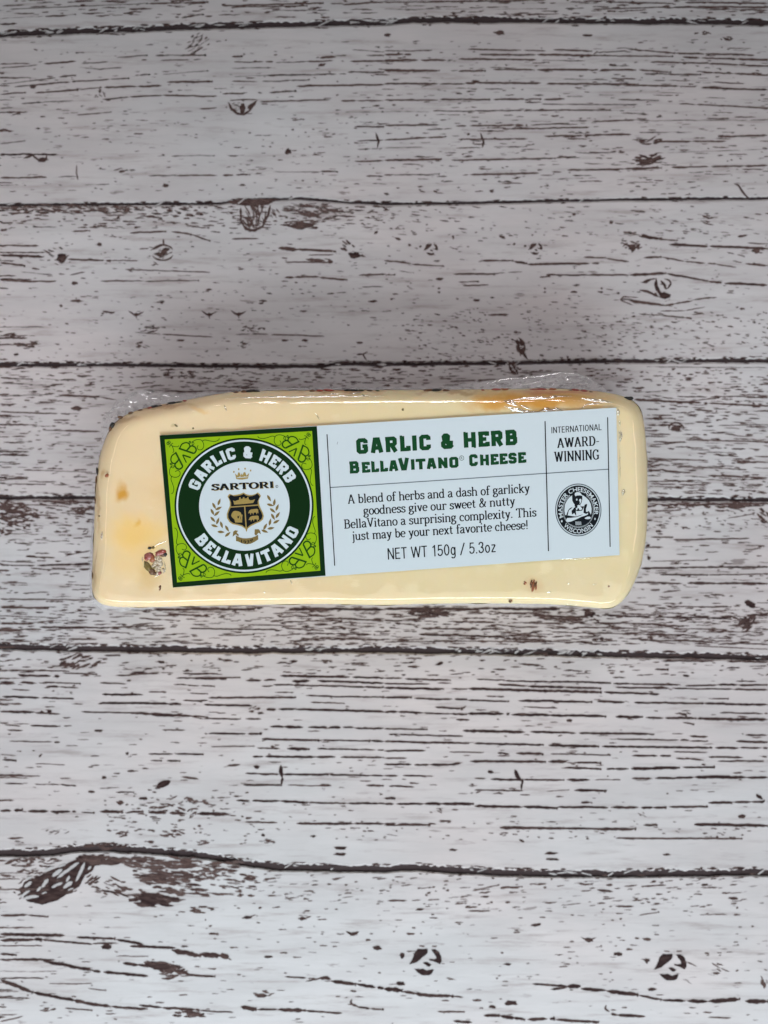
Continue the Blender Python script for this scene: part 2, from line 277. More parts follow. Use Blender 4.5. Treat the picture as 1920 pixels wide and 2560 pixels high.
# traced grain lines: sheet, x0,y0,x1,y1, width, shade (sheet units)
TR = '''
A 40 40 640 15 5 .3|A 640 15 900 10 8 .15|A 960 25 1400 12 6 .3|A 0 80 330 62 4 .4|A 380 45 420 42 8 .2|A 780 78 880 62 10 .3|A 1000 30 1330 25 7 .25|A 1180 45 1420 45 6 .35|A 1480 20 1640 8 7 .3
A 0 295 170 280 6 .3|A 190 275 330 266 6 .15|A 350 275 470 266 6 .3|A 500 250 640 238 5 .45|A 670 240 890 238 7 .35|A 690 260 820 258 6 .25
A 0 365 330 325 6 .35|A 60 375 330 352 7 .25|A 310 352 560 338 6 .25|A 600 325 650 322 6 .35|A 700 322 900 305 6 .45|A 0 408 110 400 7 .15|A 150 402 340 388 7 .2|A 340 388 440 378 6 .3|A 450 378 700 370 7 .15|A 720 355 920 352 7 .15
A 0 468 60 465 5 .3|A 90 448 320 435 6 .35|A 440 430 560 420 6 .35|A 560 418 700 412 7 .15|A 700 412 940 415 6 .3|A 330 497 480 485 6 .3|A 500 485 620 485 4 .6|A 420 300 530 292 5 .4|A 340 290 430 300 4 .5
A 1000 245 1050 243 9 .25|A 1010 268 1180 266 6 .3|A 1190 270 1440 262 6 .3|A 1380 252 1450 245 8 .25|A 1000 295 1180 292 5 .4|A 1010 330 1300 322 5 .4|A 1150 325 1460 320 6 .4|A 1000 352 1110 352 6 .25|A 1130 352 1340 345 7 .3|A 1280 372 1660 366 7 .15|A 960 405 1060 403 6 .35|A 1160 400 1280 392 7 .25|A 1120 440 1430 430 6 .3|A 1470 435 1659 435 7 .25|A 1510 265 1659 262 8 .15|A 1520 215 1659 225 6 .35|A 1580 240 1659 240 7 .25|A 1500 312 1659 312 8 .3|A 1530 548 1659 548 7 .1|A 1540 608 1659 606 6 .3|A 1540 645 1650 642 5 .4|A 1530 697 1659 695 7 .15|A 1580 760 1659 760 6 .3|A 1490 485 1659 483 5 .45
A 0 768 200 766 7 .2|A 250 765 330 762 5 .4|A 365 798 470 796 6 .45|A 640 760 760 758 6 .3|A 760 758 940 758 7 .25|A 960 758 1080 755 7 .3|A 1100 722 1180 728 5 .4|A 1180 742 1460 742 6 .35|A 470 535 760 532 4 .6|A 740 675 930 672 5 .4|A 980 672 1060 670 5 .5|A 860 470 940 465 6 .3|A 0 620 110 608 5 .4|A 330 585 520 580 4 .6
B 0 235 120 235 9 .25|B 0 220 210 217 5 .35|B 0 260 270 260 8 .2|B 320 255 660 258 8 .15|B 360 212 700 220 6 .3|B 410 235 660 237 10 .35|B 730 215 900 222 7 .25|B 660 235 910 240 8 .25|B 920 228 1050 218 6 .3|B 1050 212 1260 230 8 .2|B 1260 230 1600 238 7 .25|B 900 240 1250 243 6 .3|B 1290 247 1659 260 8 .15|B 1150 268 1400 272 7 .2|B 1400 275 1659 285 8 .2|B 680 260 840 262 5 .35
B 0 305 240 305 8 .2|B 320 308 440 306 8 .25|B 470 300 650 302 7 .2|B 660 302 1090 302 8 .15|B 1100 302 1240 312 8 .3|B 1120 318 1370 322 7 .3|B 1370 312 1659 325 7 .2|B 980 338 1090 342 6 .3|B 0 362 350 362 8 .1|B 350 358 680 360 8 .15|B 700 362 1100 365 8 .15|B 1100 368 1350 374 6 .25|B 1370 378 1659 388 8 .1|B 1430 355 1560 362 6 .25|B 1180 398 1300 402 4 .5
B 0 433 230 433 8 .2|B 240 430 460 430 8 .1|B 470 430 680 428 8 .15|B 690 430 780 428 7 .3|B 680 450 1100 452 6 .4|B 1010 430 1190 434 6 .35|B 1280 448 1350 452 6 .25|B 1350 452 1659 468 7 .15|B 0 482 200 482 4 .5|B 210 480 600 478 5 .4|B 600 478 980 476 6 .35|B 980 478 1230 480 4 .5|B 800 522 880 522 6 .3|B 900 525 1080 520 7 .2|B 1100 522 1659 518 5 .35
B 0 542 240 540 7 .25|B 310 545 620 540 8 .15|B 630 540 800 532 6 .35|B 510 558 890 550 7 .3|B 0 606 270 590 7 .25|B 320 602 620 600 7 .25|B 690 588 860 586 6 .25|B 860 585 1070 580 8 .15|B 180 560 260 558 6 .3|B 1100 572 1330 570 5 .4|B 1160 612 1480 610 8 .2|B 1440 590 1659 585 8 .2|B 0 640 170 635 5 .4|B 310 640 420 638 6 .3|B 470 635 620 632 6 .35|B 0 692 250 688 8 .2|B 290 692 740 684 8 .2|B 740 682 830 678 7 .25|B 860 662 1040 658 6 .3|B 1220 660 1659 645 4 .5|B 0 756 240 752 7 .3|B 370 755 670 748 7 .25|B 790 735 1100 728 8 .2|B 1040 730 1200 725 10 .2|B 1240 722 1659 715 7 .25|B 660 775 860 770 5 .5
B 0 10 700 0 6 .3|B 280 8 600 2 8 .25|B 860 5 1250 15 6 .25|B 1300 10 1659 15 7 .2|B 900 40 1240 30 5 .35|B 1250 30 1659 45 6 .3|B 0 40 700 38 4 .5|B 1350 30 1659 32 6 .2
C 0 238 190 246 9 .2|C 0 270 110 285 10 .25|C 290 256 480 262 9 .2|C 480 262 600 262 6 .35|C 600 212 640 210 6 .4|C 560 142 720 136 6 .25|C 740 136 830 150 9 .2|C 830 150 910 178 6 .3|C 1000 168 1120 166 6 .25|C 1200 208 1290 214 14 .2|C 1280 212 1450 222 11 .2|C 1230 268 1430 270 6 .3|C 1320 255 1440 268 14 .3|C 1330 238 1440 236 5 .35|C 0 347 240 352 8 .25|C 430 350 620 350 6 .4|C 620 352 860 348 6 .4|C 540 300 910 312 5 .45|C 300 325 370 310 6 .4|C 90 310 230 325 4 .5|C 1230 335 1380 332 8 .25|C 1380 335 1500 345 8 .3|C 1550 325 1659 322 6 .3|C 1410 405 1500 400 5 .5|C 1560 375 1659 375 4 .5|C 310 136 390 132 6 .3|C 0 130 30 128 8 .3
C 580 572 690 578 5 .45|C 700 580 920 592 7 .35|C 1030 578 1160 580 5 .4|C 1170 582 1400 588 5 .4|C 0 848 220 840 5 .45|C 250 842 430 850 8 .25|C 430 850 500 862 5 .3|C 0 915 300 925 5 .3|C 180 995 430 1000 6 .4|C 0 888 60 885 6 .4|C 580 812 700 800 5 .35|C 760 830 1040 822 5 .3|C 620 820 800 826 4 .5|C 0 768 140 775 8 .4|C 0 792 200 800 4 .5|C 170 772 300 780 4 .5|C 1030 812 1100 795 5 .3|C 840 792 900 798 4 .3|C 1180 770 1300 772 4 .4
D 0 262 120 275 7 .25|D 120 278 260 286 6 .25|D 420 262 560 262 7 .2|D 560 265 620 275 10 .2|D 620 278 930 274 8 .2|D 860 248 960 250 7 .3|D 960 252 1060 268 6 .3|D 1120 250 1200 245 8 .25|D 1200 246 1300 266 8 .25|D 1300 266 1430 276 7 .3|D 1430 276 1520 292 5 .4|D 1560 275 1659 284 7 .3|D 300 320 480 320 7 .3|D 480 318 600 310 4 .4|D 670 334 720 330 7 .3|D 700 324 1060 324 7 .2|D 1060 324 1220 316 10 .2|D 1220 318 1400 350 9 .15|D 1400 352 1460 358 9 .15|D 1470 360 1659 368 9 .15|D 1100 155 1200 168 10 .2|D 1180 168 1270 175 7 .25|D 1230 192 1400 200 9 .15|D 1360 198 1659 210 9 .15|D 1570 186 1659 190 6 .25|D 320 355 410 352 5 .4|D 340 370 450 366 5 .35|D 0 325 50 322 5 .4|D 1480 225 1560 245 4 .5|D 60 305 130 315 4 .5
D 1110 388 1180 410 10 .3|D 1020 428 1080 430 12 .45|D 1060 435 1210 455 10 .35|D 1210 457 1330 435 9 .3|D 1330 432 1440 420 6 .4|D 1100 492 1200 498 5 .45|D 1200 500 1330 512 6 .4|D 1190 480 1300 478 6 .4|D 1300 478 1390 462 5 .35|D 1330 495 1380 490 5 .4|D 450 498 540 494 7 .3
D 1080 862 1400 878 9 .2|D 1400 878 1659 890 7 .2|D 1320 868 1450 855 5 .35|D 1410 850 1659 850 6 .3|D 1340 905 1440 914 8 .3|D 1080 830 1200 826 4 .4|D 280 785 400 778 6 .3|D 400 778 640 770 5 .35|D 620 745 760 742 4 .5|D 1150 1060 1300 1045 5 .3|D 1160 938 1260 945 5 .3|D 1300 1035 1659 1045 5 .4|D 1440 975 1659 970 4 .4|D 1130 720 1659 725 4 .55
E 20 100 120 98 6 .3|E 0 120 200 122 4 .5|E 100 60 400 70 4 .5|E 0 205 250 215 5 .35|E 180 195 400 200 6 .4|E 60 235 160 260 7 .35|E 0 470 150 474 6 .25|E 160 474 395 466 9 .15|E 160 490 330 488 5 .35|E 110 435 240 440 5 .4|E 280 432 390 410 5 .4|E 0 455 150 460 4 .4|E 340 490 390 488 8 .25|E 0 618 390 622 5 .3|E 0 655 210 658 7 .3|E 0 650 100 645 4 .4|E 0 725 150 724 7 .25|E 170 740 430 740 6 .2|E 430 742 640 735 7 .2|E 560 665 1100 662 8 .2|E 600 700 780 712 5 .3|E 720 685 900 690 6 .3|E 820 745 1200 750 7 .2|E 1080 730 1280 735 5 .3|E 660 688 770 690 5 .3|E 300 790 420 792 5 .3|E 440 760 560 765 5 .35|E 940 775 1100 772 5 .3|E 280 555 390 560 4 .45|E 0 545 120 550 4 .5|E 0 690 300 700 3 .5
E 1250 660 1659 664 11 .15|E 1200 695 1420 690 5 .25|E 1240 715 1480 712 4 .35|E 1400 700 1659 712 6 .2|E 1320 765 1620 772 7 .25|E 1230 745 1400 755 5 .35|E 1330 790 1659 795 5 .35|E 1200 680 1400 672 4 .4
F 0 660 420 662 10 .1|F 400 658 760 662 10 .1|F 0 710 150 712 6 .2|F 520 680 620 684 6 .2|F 640 690 880 696 8 .15|F 940 688 1160 695 8 .15|F 1160 696 1500 700 9 .1|F 1500 695 1540 708 7 .1|F 1580 685 1659 685 8 .15|F 480 680 700 678 5 .25|F 660 700 860 708 7 .2|F 280 715 480 720 5 .3|F 160 745 520 748 5 .3|F 150 770 520 782 8 .2|F 520 790 700 794 7 .2|F 540 775 700 780 5 .3|F 720 760 1100 770 5 .3|F 830 740 1100 745 6 .25|F 600 722 780 726 5 .3|F 900 720 1200 726 5 .3|F 1150 730 1300 735 5 .3|F 1130 770 1340 775 6 .25|F 1150 800 1260 810 4 .35|F 1260 795 1420 805 5 .35|F 400 800 700 805 4 .4|F 900 790 1000 800 5 .4|F 1240 745 1480 750 4 .4|F 1400 755 1520 760 5 .35|F 1200 780 1500 790 4 .5|F 1340 820 1659 835 4 .45
F 1110 485 1270 484 8 .1|F 1270 482 1659 480 7 .15|F 1190 512 1400 514 6 .2|F 1400 514 1659 510 6 .25|F 1080 546 1290 552 6 .2|F 1310 550 1659 552 8 .15|F 1250 362 1580 356 6 .25|F 1150 350 1250 352 5 .35|F 1140 206 1300 214 6 .3|F 1310 210 1659 206 7 .25|F 1145 240 1290 232 6 .35|F 1440 220 1640 215 6 .3|F 1150 580 1190 578 8 .25|F 1200 590 1280 580 5 .35|F 1080 640 1200 645 5 .35|F 1250 650 1500 652 5 .35|F 1140 10 1400 20 5 .35|F 1140 60 1300 70 7 .3|F 1260 45 1500 55 4 .4|F 1400 85 1659 95 6 .35|F 1150 120 1400 125 5 .4|F 1140 110 1330 108 6 .35|F 1500 20 1659 28 5 .35|F 1150 455 1400 450 4 .45|F 1480 270 1600 250 4 .4
G 40 130 300 135 6 .2|G 270 143 420 148 6 .2|G 80 155 220 156 8 .1|G 0 180 60 182 6 .2|G 85 183 155 186 9 .15|G 190 183 350 188 6 .2|G 200 200 340 206 7 .15|G 50 213 130 217 5 .3|G 10 244 320 254 9 .05|G 0 310 150 312 9 .05|G 150 314 260 320 7 .15|G 350 310 640 316 6 .2|G 560 316 830 328 9 .1|G 650 322 760 328 10 .05|G 830 328 900 334 6 .25|G 20 368 90 372 7 .2|G 130 370 260 373 7 .15|G 30 388 100 391 6 .25|G 40 437 260 441 6 .25|G 0 494 70 500 4 .35|G 10 518 70 521 9 .1|G 150 534 280 540 4 .5|G 20 620 100 622 6 .2|G 150 623 260 625 5 .3|G 260 624 330 632 6 .2|G 380 655 410 657 10 .2|G 500 658 580 657 6 .2|G 430 186 550 190 6 .15|G 440 235 620 237 8 .1|G 430 272 780 276 9 .08|G 640 224 720 226 6 .25|G 500 155 680 144 6 .3|G 560 145 690 145 5 .2|G 790 145 940 146 6 .2|G 760 165 1040 162 5 .25|G 830 166 980 167 9 .08|G 750 192 930 200 6 .2|G 820 230 900 232 5 .25|G 790 262 900 262 7 .15|G 900 250 1280 248 8 .12|G 880 280 1090 283 9 .08|G 820 328 880 342 5 .3|G 880 340 1040 342 8 .1|G 1060 340 1130 341 9 .1|G 700 388 800 390 6 .25|G 640 492 880 494 6 .15|G 650 521 700 522 6 .25|G 720 522 780 523 8 .1|G 550 567 580 566 8 .2|G 490 576 520 576 6 .25|G 780 590 860 600 8 .3|G 980 543 1040 538 8 .3|G 900 405 1130 405 9 .05|G 910 461 1100 459 5 .25|G 1060 175 1190 173 7 .15|G 1210 155 1659 163 8 .1|G 1260 178 1340 177 10 .1|G 1370 176 1659 186 9 .15|G 1130 200 1180 198 6 .15|G 1180 193 1659 205 9 .05|G 1190 226 1270 227 6 .25|G 1320 240 1659 247 8 .1|G 1340 268 1490 274 5 .3|G 1150 300 1280 298 10 .08|G 1280 300 1659 310 8 .08|G 1165 372 1310 377 11 .05|G 1330 377 1530 378 9 .08|G 1530 380 1659 382 8 .1|G 1130 428 1380 434 8 .08|G 1390 433 1600 436 8 .08|G 1600 436 1659 438 8 .08|G 1110 466 1210 470 7 .15|G 1240 469 1340 471 10 .05|G 1370 470 1659 475 6 .15|G 1090 503 1360 506 8 .08|G 1360 505 1450 506 10 .05|G 1470 507 1659 508 9 .1|G 1060 576 1200 580 7 .15|G 1120 580 1420 582 9 .08|G 1420 582 1659 587 8 .08|G 1050 626 1220 628 7 .15|G 1240 628 1430 630 5 .4|G 1380 628 1430 628 9 .3|G 1580 630 1659 630 8 .15|G 1020 694 1210 696 8 .08|G 1210 696 1330 704 10 .05|G 1330 702 1500 706 10 .05|G 1500 706 1659 706 8 .05|G 0 738 50 738 10 .2|G 60 737 100 735 14 .2|G 120 740 330 742 11 .1|G 350 746 410 747 6 .2|G 430 742 530 743 14 .15|G 540 747 620 740 10 .25|G 640 745 720 745 14 .2|G 730 748 800 748 12 .15|G 850 750 990 752 14 .15|G 1060 787 1200 790 7 .25|G 1280 793 1659 794 9 .15|G 450 66 520 66 7 .1|G 680 93 700 96 8 .2
H 0 165 80 166 6 .12|H 90 168 290 174 8 .08|H 0 188 200 190 7 .15|H 230 186 290 188 5 .2|H 0 207 260 212 9 .08|H 290 211 360 212 6 .15|H 360 210 940 226 9 .04|H 400 170 520 174 6 .15|H 520 176 980 186 7 .08|H 490 192 620 198 10 .15|H 620 200 940 208 9 .1|H 990 188 1280 194 8 .06|H 950 226 1190 234 8 .08|H 1000 205 1659 216 7 .08|H 1300 198 1440 194 9 .12|H 1440 193 1659 195 8 .1|H 0 248 120 248 10 .05|H 130 253 360 256 9 .06|H 360 260 540 266 8 .08|H 580 262 900 268 8 .05|H 920 266 1040 270 10 .05|H 1080 270 1380 274 9 .04|H 1380 274 1659 280 10 .05|H 0 311 60 310 9 .1|H 60 310 170 315 10 .1|H 170 315 360 322 8 .1|H 360 318 540 320 9 .05|H 550 322 960 330 10 .05|H 1000 332 1120 333 11 .08|H 1130 336 1350 338 8 .05|H 1350 340 1659 344 10 .04|H 620 290 750 294 5 .25|H 440 243 520 245 6 .25|H 0 383 190 387 8 .15|H 20 407 340 416 8 .1|H 340 392 610 398 10 .05|H 630 397 830 402 10 .05|H 840 402 1170 406 9 .08|H 0 438 370 446 9 .06|H 390 447 690 453 8 .06|H 710 455 930 460 9 .05|H 940 460 1420 466 8 .06|H 1430 466 1659 467 8 .08|H 1000 428 1320 434 7 .12|H 1320 436 1400 437 5 .2|H 1520 438 1659 442 9 .08|H 1320 416 1400 418 8 .2|H 1560 412 1659 412 6 .15|H 0 480 180 478 7 .15|H 280 484 430 487 6 .2|H 490 488 540 492 9 .15|H 570 490 690 493 10 .1|H 720 492 980 498 6 .15|H 1070 500 1240 500 7 .15|H 1250 482 1400 486 5 .25|H 1400 505 1550 508 7 .2|H 1260 510 1380 518 6 .3|H 1440 524 1640 524 7 .15|H 370 524 700 526 9 .06|H 710 526 790 527 11 .08|H 820 528 940 532 9 .12|H 0 537 120 537 8 .12|H 130 540 330 536 9 .1|H 0 511 100 511 6 .3|H 780 552 940 558 8 .12|H 960 558 1280 552 9 .05|H 1290 550 1430 549 9 .05|H 0 586 60 587 9 .15|H 80 586 190 588 6 .15|H 390 598 440 600 6 .2|H 460 602 600 604 10 .06|H 600 604 780 606 8 .08|H 790 605 890 605 10 .1|H 910 605 1020 604 5 .3|H 1070 598 1160 598 8 .15|H 1170 597 1340 594 10 .05|H 1340 593 1659 594 11 .04|H 390 648 600 652 8 .12|H 700 654 800 648 4 .4|H 820 650 960 652 10 .1|H 20 632 130 635 8 .15|H 0 684 50 684 9 .15|H 0 708 390 708 10 .06|H 390 718 600 722 10 .05|H 600 720 750 728 11 .04|H 750 722 1100 724 10 .05|H 1110 724 1220 724 10 .08|H 1230 722 1400 720 8 .08|H 850 702 900 703 9 .15|H 1400 704 1640 698 9 .12|H 0 794 200 798 8 .15|H 500 812 780 814 9 .12|H 780 814 1090 820 8 .12|H 1340 796 1659 802 11 .08|H 1120 800 1180 800 9 .15|H 240 780 290 783 7 .3|H 1200 92 1420 90 6 .1|H 1480 92 1659 96 6 .1|H 590 104 680 110 7 .15|H 1170 126 1230 128 9 .12|H 1290 152 1320 156 10 .1|H 470 126 530 128 6 .25|H 220 290 340 296 7 .15|H 310 344 370 346 8 .2|H 1450 314 1659 318 7 .15|H 1290 356 1340 364 7 .3|H 1410 254 1490 254 6 .25|H 1520 178 1610 180 5 .15|H 0 8 500 6 4 .2|H 600 5 900 12 4 .2|H 1100 0 1400 8 5 .2|H 1500 12 1659 20 5 .2
I 30 62 100 60 7 .45|I 0 395 120 392 9 .2|I 120 394 210 402 6 .2|I 0 476 280 482 12 .15|I 0 502 180 500 12 .12|I 180 500 400 520 10 .12|I 330 490 500 496 12 .15|I 500 500 620 520 14 .12|I 560 528 760 536 12 .12|I 740 545 870 570 16 .1|I 860 562 990 572 20 .1|I 970 574 1000 588 6 .2|I 400 516 500 514 6 .15|I 0 562 70 566 10 .15|I 60 585 180 586 10 .1|I 180 590 400 632 12 .08|I 400 634 640 658 10 .12|I 0 672 140 728 14 .1|I 140 728 360 770 16 .1|I 340 768 480 790 14 .1|I 480 788 640 800 10 .12|I 600 782 700 794 10 .12|I 700 794 860 804 10 .15|I 860 806 1010 814 8 .15|I 280 796 400 806 6 .35|I 0 586 40 590 6 .3|I 500 570 640 572 4 .5|I 210 690 400 690 5 .45|I 530 602 640 614 12 .15|I 640 606 780 620 20 .18|I 760 630 820 650 14 .12|I 800 652 930 660 12 .15|I 1040 790 1110 800 14 .1|I 1110 802 1200 800 10 .15|I 1200 802 1320 806 16 .1|I 1320 808 1480 818 8 .2|I 1230 660 1360 668 6 .2|I 1320 680 1400 664 7 .15|I 1380 664 1430 670 16 .1|I 1430 678 1540 694 14 .08|I 1540 692 1659 712 14 .08|I 1540 790 1600 798 10 .2|I 1600 798 1659 802 9 .2|I 0 220 50 225 8 .4|I 1100 740 1140 740 14 .2|I 900 476 945 476 9 .2|I 380 710 460 720 6 .35|I 0 855 100 830 7 .4|I 1140 574 1180 574 8 .15|I 540 308 700 312 6 .3|I 750 300 860 300 6 .3
J 0 714 80 720 16 .08|J 80 724 200 742 12 .1|J 180 742 300 744 14 .08|J 300 744 340 750 6 .2|J 640 690 800 702 8 .12|J 720 715 790 706 8 .15|J 790 702 850 700 16 .08|J 850 712 960 720 12 .08|J 960 722 1100 738 14 .06|J 1100 740 1200 760 12 .08|J 1200 762 1400 768 14 .06|J 1400 766 1540 758 14 .06|J 1560 766 1659 766 16 .06|J 430 828 500 828 12 .1|J 500 830 610 845 12 .1|J 620 845 740 842 16 .08|J 740 846 930 856 10 .12|J 300 852 380 858 10 .15|J 980 820 1010 826 10 .15|J 1000 826 1130 832 10 .15|J 230 810 350 812 6 .35|J 0 6 200 6 7 .15|J 500 14 700 18 8 .12|J 700 18 1090 20 8 .12|J 1340 4 1659 8 10 .1|J 1000 62 1550 64 7 .35|J 1260 64 1340 62 7 .15|J 1480 62 1530 62 6 .15|J 840 258 900 260 7 .25|J 920 284 990 292 10 .2|J 1110 270 1220 262 7 .3|J 380 290 500 262 5 .4|J 500 280 600 270 5 .35|J 1370 264 1400 262 8 .25|J 15 332 100 332 8 .25|J 1000 355 1080 356 9 .25|J 360 376 460 376 7 .35|J 1360 392 1480 392 5 .45|J 1400 836 1500 838 6 .35|J 1100 395 1190 380 5 .35
'''
for row in TR.strip().split('\n'):
    for e in row.split('|'):
        q = e.split(); c = q[0]; x0, y0, x1, y1, wd, sh = map(float, q[1:])
        a = P(c, x0, y0); b = P(c, x1, y1)
        if c in 'AB': sh = min(1, sh * 1.1 + .24)
        elif c in 'CD': sh = min(1, sh + .12)
        m = pk((a[1]+b[1])/2, (a[0]+b[0])/2)
        m.streak(a[0], a[1], b[0], b[1], wd * K * 1.0, sh)
# ---- fields of small flecks (photograph pixels)
def F(x0, y0, x1, y1, n, ln=(6, 30), th=(1.2, 3.2), sh=(.25, .7), slope=0.0):
    for _ in range(n):
        x = rnd.uniform(x0, x1); y = rnd.uniform(y0, y1)
        pk(y, x).field(x, y, x, y, 1, ln, th, sh, slope)
F(-20, 0, 1940, 45, 240, (8, 60), (1.5, 3.5), (.35, .75), -.02)
F(-20, 100, 1940, 490, 1000, (4, 26), (1.2, 3), (.5, .85), -.02)
F(900, 120, 1940, 460, 240, (10, 70), (1.5, 3), (.45, .75), .01)
F(0, 515, 960, 570, 330, (6, 40), (1.4, 3.5), (.3, .75), .02)
F(960, 515, 1940, 590, 170, (5, 26), (1.2, 3), (.45, .85), .1)
F(-20, 570, 1940, 905, 1050, (4, 20), (1.2, 3), (.5, .88), .05)
F(1000, 780, 1940, 905, 330, (4, 18), (1.2, 3), (.3, .75), .12)
F(-20, 920, 1940, 985, 700, (6, 34), (1.2, 3.2), (.25, .75), .0)
F(-20, 985, 260, 1235, 220, (6, 44), (1.2, 3), (.35, .8), .0)
F(1600, 985, 1940, 1235, 380, (8, 60), (1.3, 3.2), (.2, .7), .03)
F(-20, 1252, 250, 1330, 140, (6, 34), (1.2, 3.5), (.2, .7), .1)
F(1600, 1252, 1940, 1320, 130, (5, 26), (1.2, 3), (.25, .7), .1)
F(-20, 1330, 250, 1610, 140, (6, 44), (1.2, 3), (.2, .7), .0)
F(1560, 1320, 1940, 1610, 210, (6, 44), (1.2, 3), (.2, .7), .0)
F(-20, 1515, 1940, 1612, 760, (8, 46), (1.0, 2.5), (.1, .5), .0)
F(700, 1525, 1940, 1612, 480, (8, 36), (1.0, 2.4), (.1, .45), .01)
F(-20, 1632, 1940, 1690, 260, (6, 40), (1.2, 3.2), (.12, .6), -.02)
F(-20, 1690, 1940, 2050, 420, (5, 34), (1.2, 3), (.25, .75), .0)
F(260, 1980, 620, 2090, 110, (5, 24), (1.5, 4), (.3, .75), .0)
F(600, 2050, 1940, 2100, 120, (4, 20), (1.2, 3), (.3, .7), .05)
F(0, 2100, 700, 2110, 20, (5, 24), (1.5, 4), (.3, .75), .0)
F(330, 2150, 620, 2240, 150, (10, 46), (2, 6), (.2, .7), .08)
F(620, 2195, 1940, 2270, 190, (6, 34), (1.6, 4), (.35, .8), -.1)
F(-20, 2180, 1940, 2560, 480, (5, 26), (1.4, 3.6), (.4, .85), .0)
for y0_, y1_, n_ in ((-400, 0, 260), (2560, 2940, 300)): F(-680, y0_, 2600, y1_, n_, (10, 140), (2, 5), (.1, .7))
for sx0, sx1 in ((-690, 0), (1920, 2600)):
    F(sx0, 0, sx1, 2560, 1500, (10, 160), (1.6, 4.5), (.1, .7))
# ---- chips of paint bridging the joints + dark spills beside them
for j, (pts, th) in enumerate(J):
    if j in (3,): rngx = [(-20, 245), (1600, 1940)]
    else: rngx = [(-20, 1940)]
    for a, b in rngx:
        for _ in range(int((b - a) / (26 if th > 8 else 60))):
            x = rnd.uniform(a, b); y = jy(pts, x)
            m = PLANKS[j][1]
            m.blob(x, y - th * rnd.uniform(.55, .8), rnd.uniform(3, 11), rnd.uniform(1, 2.6), rnd.uniform(.02, .3), 9, .5)
            if rnd.random() < .45:
                m = PLANKS[j + 1][1]
                m.blob(x + 5, jy(pts, x + 5) + th * rnd.uniform(.6, .95), rnd.uniform(3, 9), rnd.uniform(.8, 1.6), rnd.uniform(.1, .4), 9, .5)
CH = Marks(.00008)        # light flecks spanning the joints
for j, (pts, th) in enumerate(J):
    for _ in range({0: 110, 1: 10, 2: 30, 3: 30, 4: 110, 5: 50}[j]):
        x = rnd.uniform(-20, 1940)
        if mnoise.noise((x * .006, j * 7.1, 2.2)) < -0.02: continue
        CH.blob(x, jy(pts, x) + th * rnd.uniform(-.5, .12), rnd.uniform(3, 10), rnd.uniform(.6, 1.6), rnd.uniform(.7, 1.0), 8, .5, rnd.uniform(-.7, .3))
# ---- knots, hooks and blots (traced)
def rb(c, w_, sh, *xy):
    pts = PL(c, *xy); m = pk(sum(p[1] for p in pts)/len(pts), pts[0][0])
    m.ribbon(pts, w_ * K, sh, .45, 2.2, True, .3)
def bl(c, x, y, rx, ry, sh, rot=0., n=16, rough=.35):
    p = P(c, x, y); pk(p[1], p[0]).blob(p[0], p[1], rx*K, ry*K, sh, n, rough, rot)
def arcp(cx, cy, rx, ry, a0, a1, n=10):
    o = []
    for k in range(n + 1):
        a = math.radians(a0 + (a1-a0)*k/n); o += [cx + rx*math.cos(a), cy + ry*math.sin(a)]
    return o
def mess(c, cx, cy, rx, ry, n, w_, sh, ang=(-.5, .5), ln=(10, 40)):
    for _ in range(n):
        a = rnd.uniform(0, 6.28); r = math.sqrt(rnd.random())
        x = cx + rx*r*math.cos(a); y = cy + ry*r*math.sin(a); t = rnd.uniform(*ang); l = rnd.uniform(*ln)
        dx, dy = l/2*math.cos(t), l/2*math.sin(t)
        rb(c, w_*rnd.uniform(.6, 1.2), min(1, sh + rnd.uniform(-.1, .25)), x-dx, y-dy, x + dy*.15, y + dx*.12, x+dx, y+dy)
# upper planks
rb('A', 9, .35, 985,440, 1000,470, 1025,492, 1055,495, 1080,475, 1112,430); bl('A', 1048, 468, 14, 22, .3); bl('A', 1085, 458, 22, 8, .35, -.6)
rb('A', 5, .5, 990,435, 1040,430, 1110,430); mess('A', 1025, 462, 26, 20, 8, 4, .5)
rb('A', 8, .35, 100,685, 140,672, 165,690, 195,695, 205,665); bl('A', 185, 690, 20, 9, .3)
rb('A', 6, .35, 332,712, 330,745, 337,778)
bl('A', 1245, 655, 15, 12, .25, -.5); bl('A', 715, 802, 14, 7, .3); bl('A', 1390, 281, 16, 7, .35, -.2); bl('A', 140, 376, 12, 6, .3)
mess('A', 860, 190, 45, 48, 26, 6, .55, (-1.1, -.2), (15, 50)); mess('A', 430, 410, 25, 25, 8, 6, .5, (.5, 1.2), (12, 26))
mess('A', 540, 735, 35, 15, 8, 7, .5)
for c, x in (('A', 1628), ('B', 422)):
    rb(c, 8, .2, x-5,572, x+3,600, x+8,612, x+2,640)
rb('B', 5, .5, 905,235, 925,220)
mess('B', 1140, 690, 60, 24, 22, 8, .25, (-.6, .3), (25, 70)); mess('B', 1150, 608, 45, 14, 10, 7, .35, (-.7, .1), (20, 50))
rb('B', 8, .3, 1512,793, 1530,800, 1550,830, 1575,858)
bl('B', 985, 281, 16, 5, .3); bl('B', 395, 352, 18, 6, .3); bl('B', 500, 142, 20, 8, .35); bl('B', 880, 153, 20, 5, .3)
mess('B', 1370, 142, 30, 7, 7, 6, .3); mess('B', 1480, 165, 28, 8, 7, 6, .3, (0, .5)); bl('B', 15, 152, 12, 8, .4)
for x, y in ((15,832),(160,826),(222,822),(468,828)): mess('B', x, y, 12, 9, 4, 5, .4, (-.2, .2), (12, 22))
bl('B', 365, 580, 6, 5, .3); mess('B', 30, 920, 45, 30, 10, 5, .6)
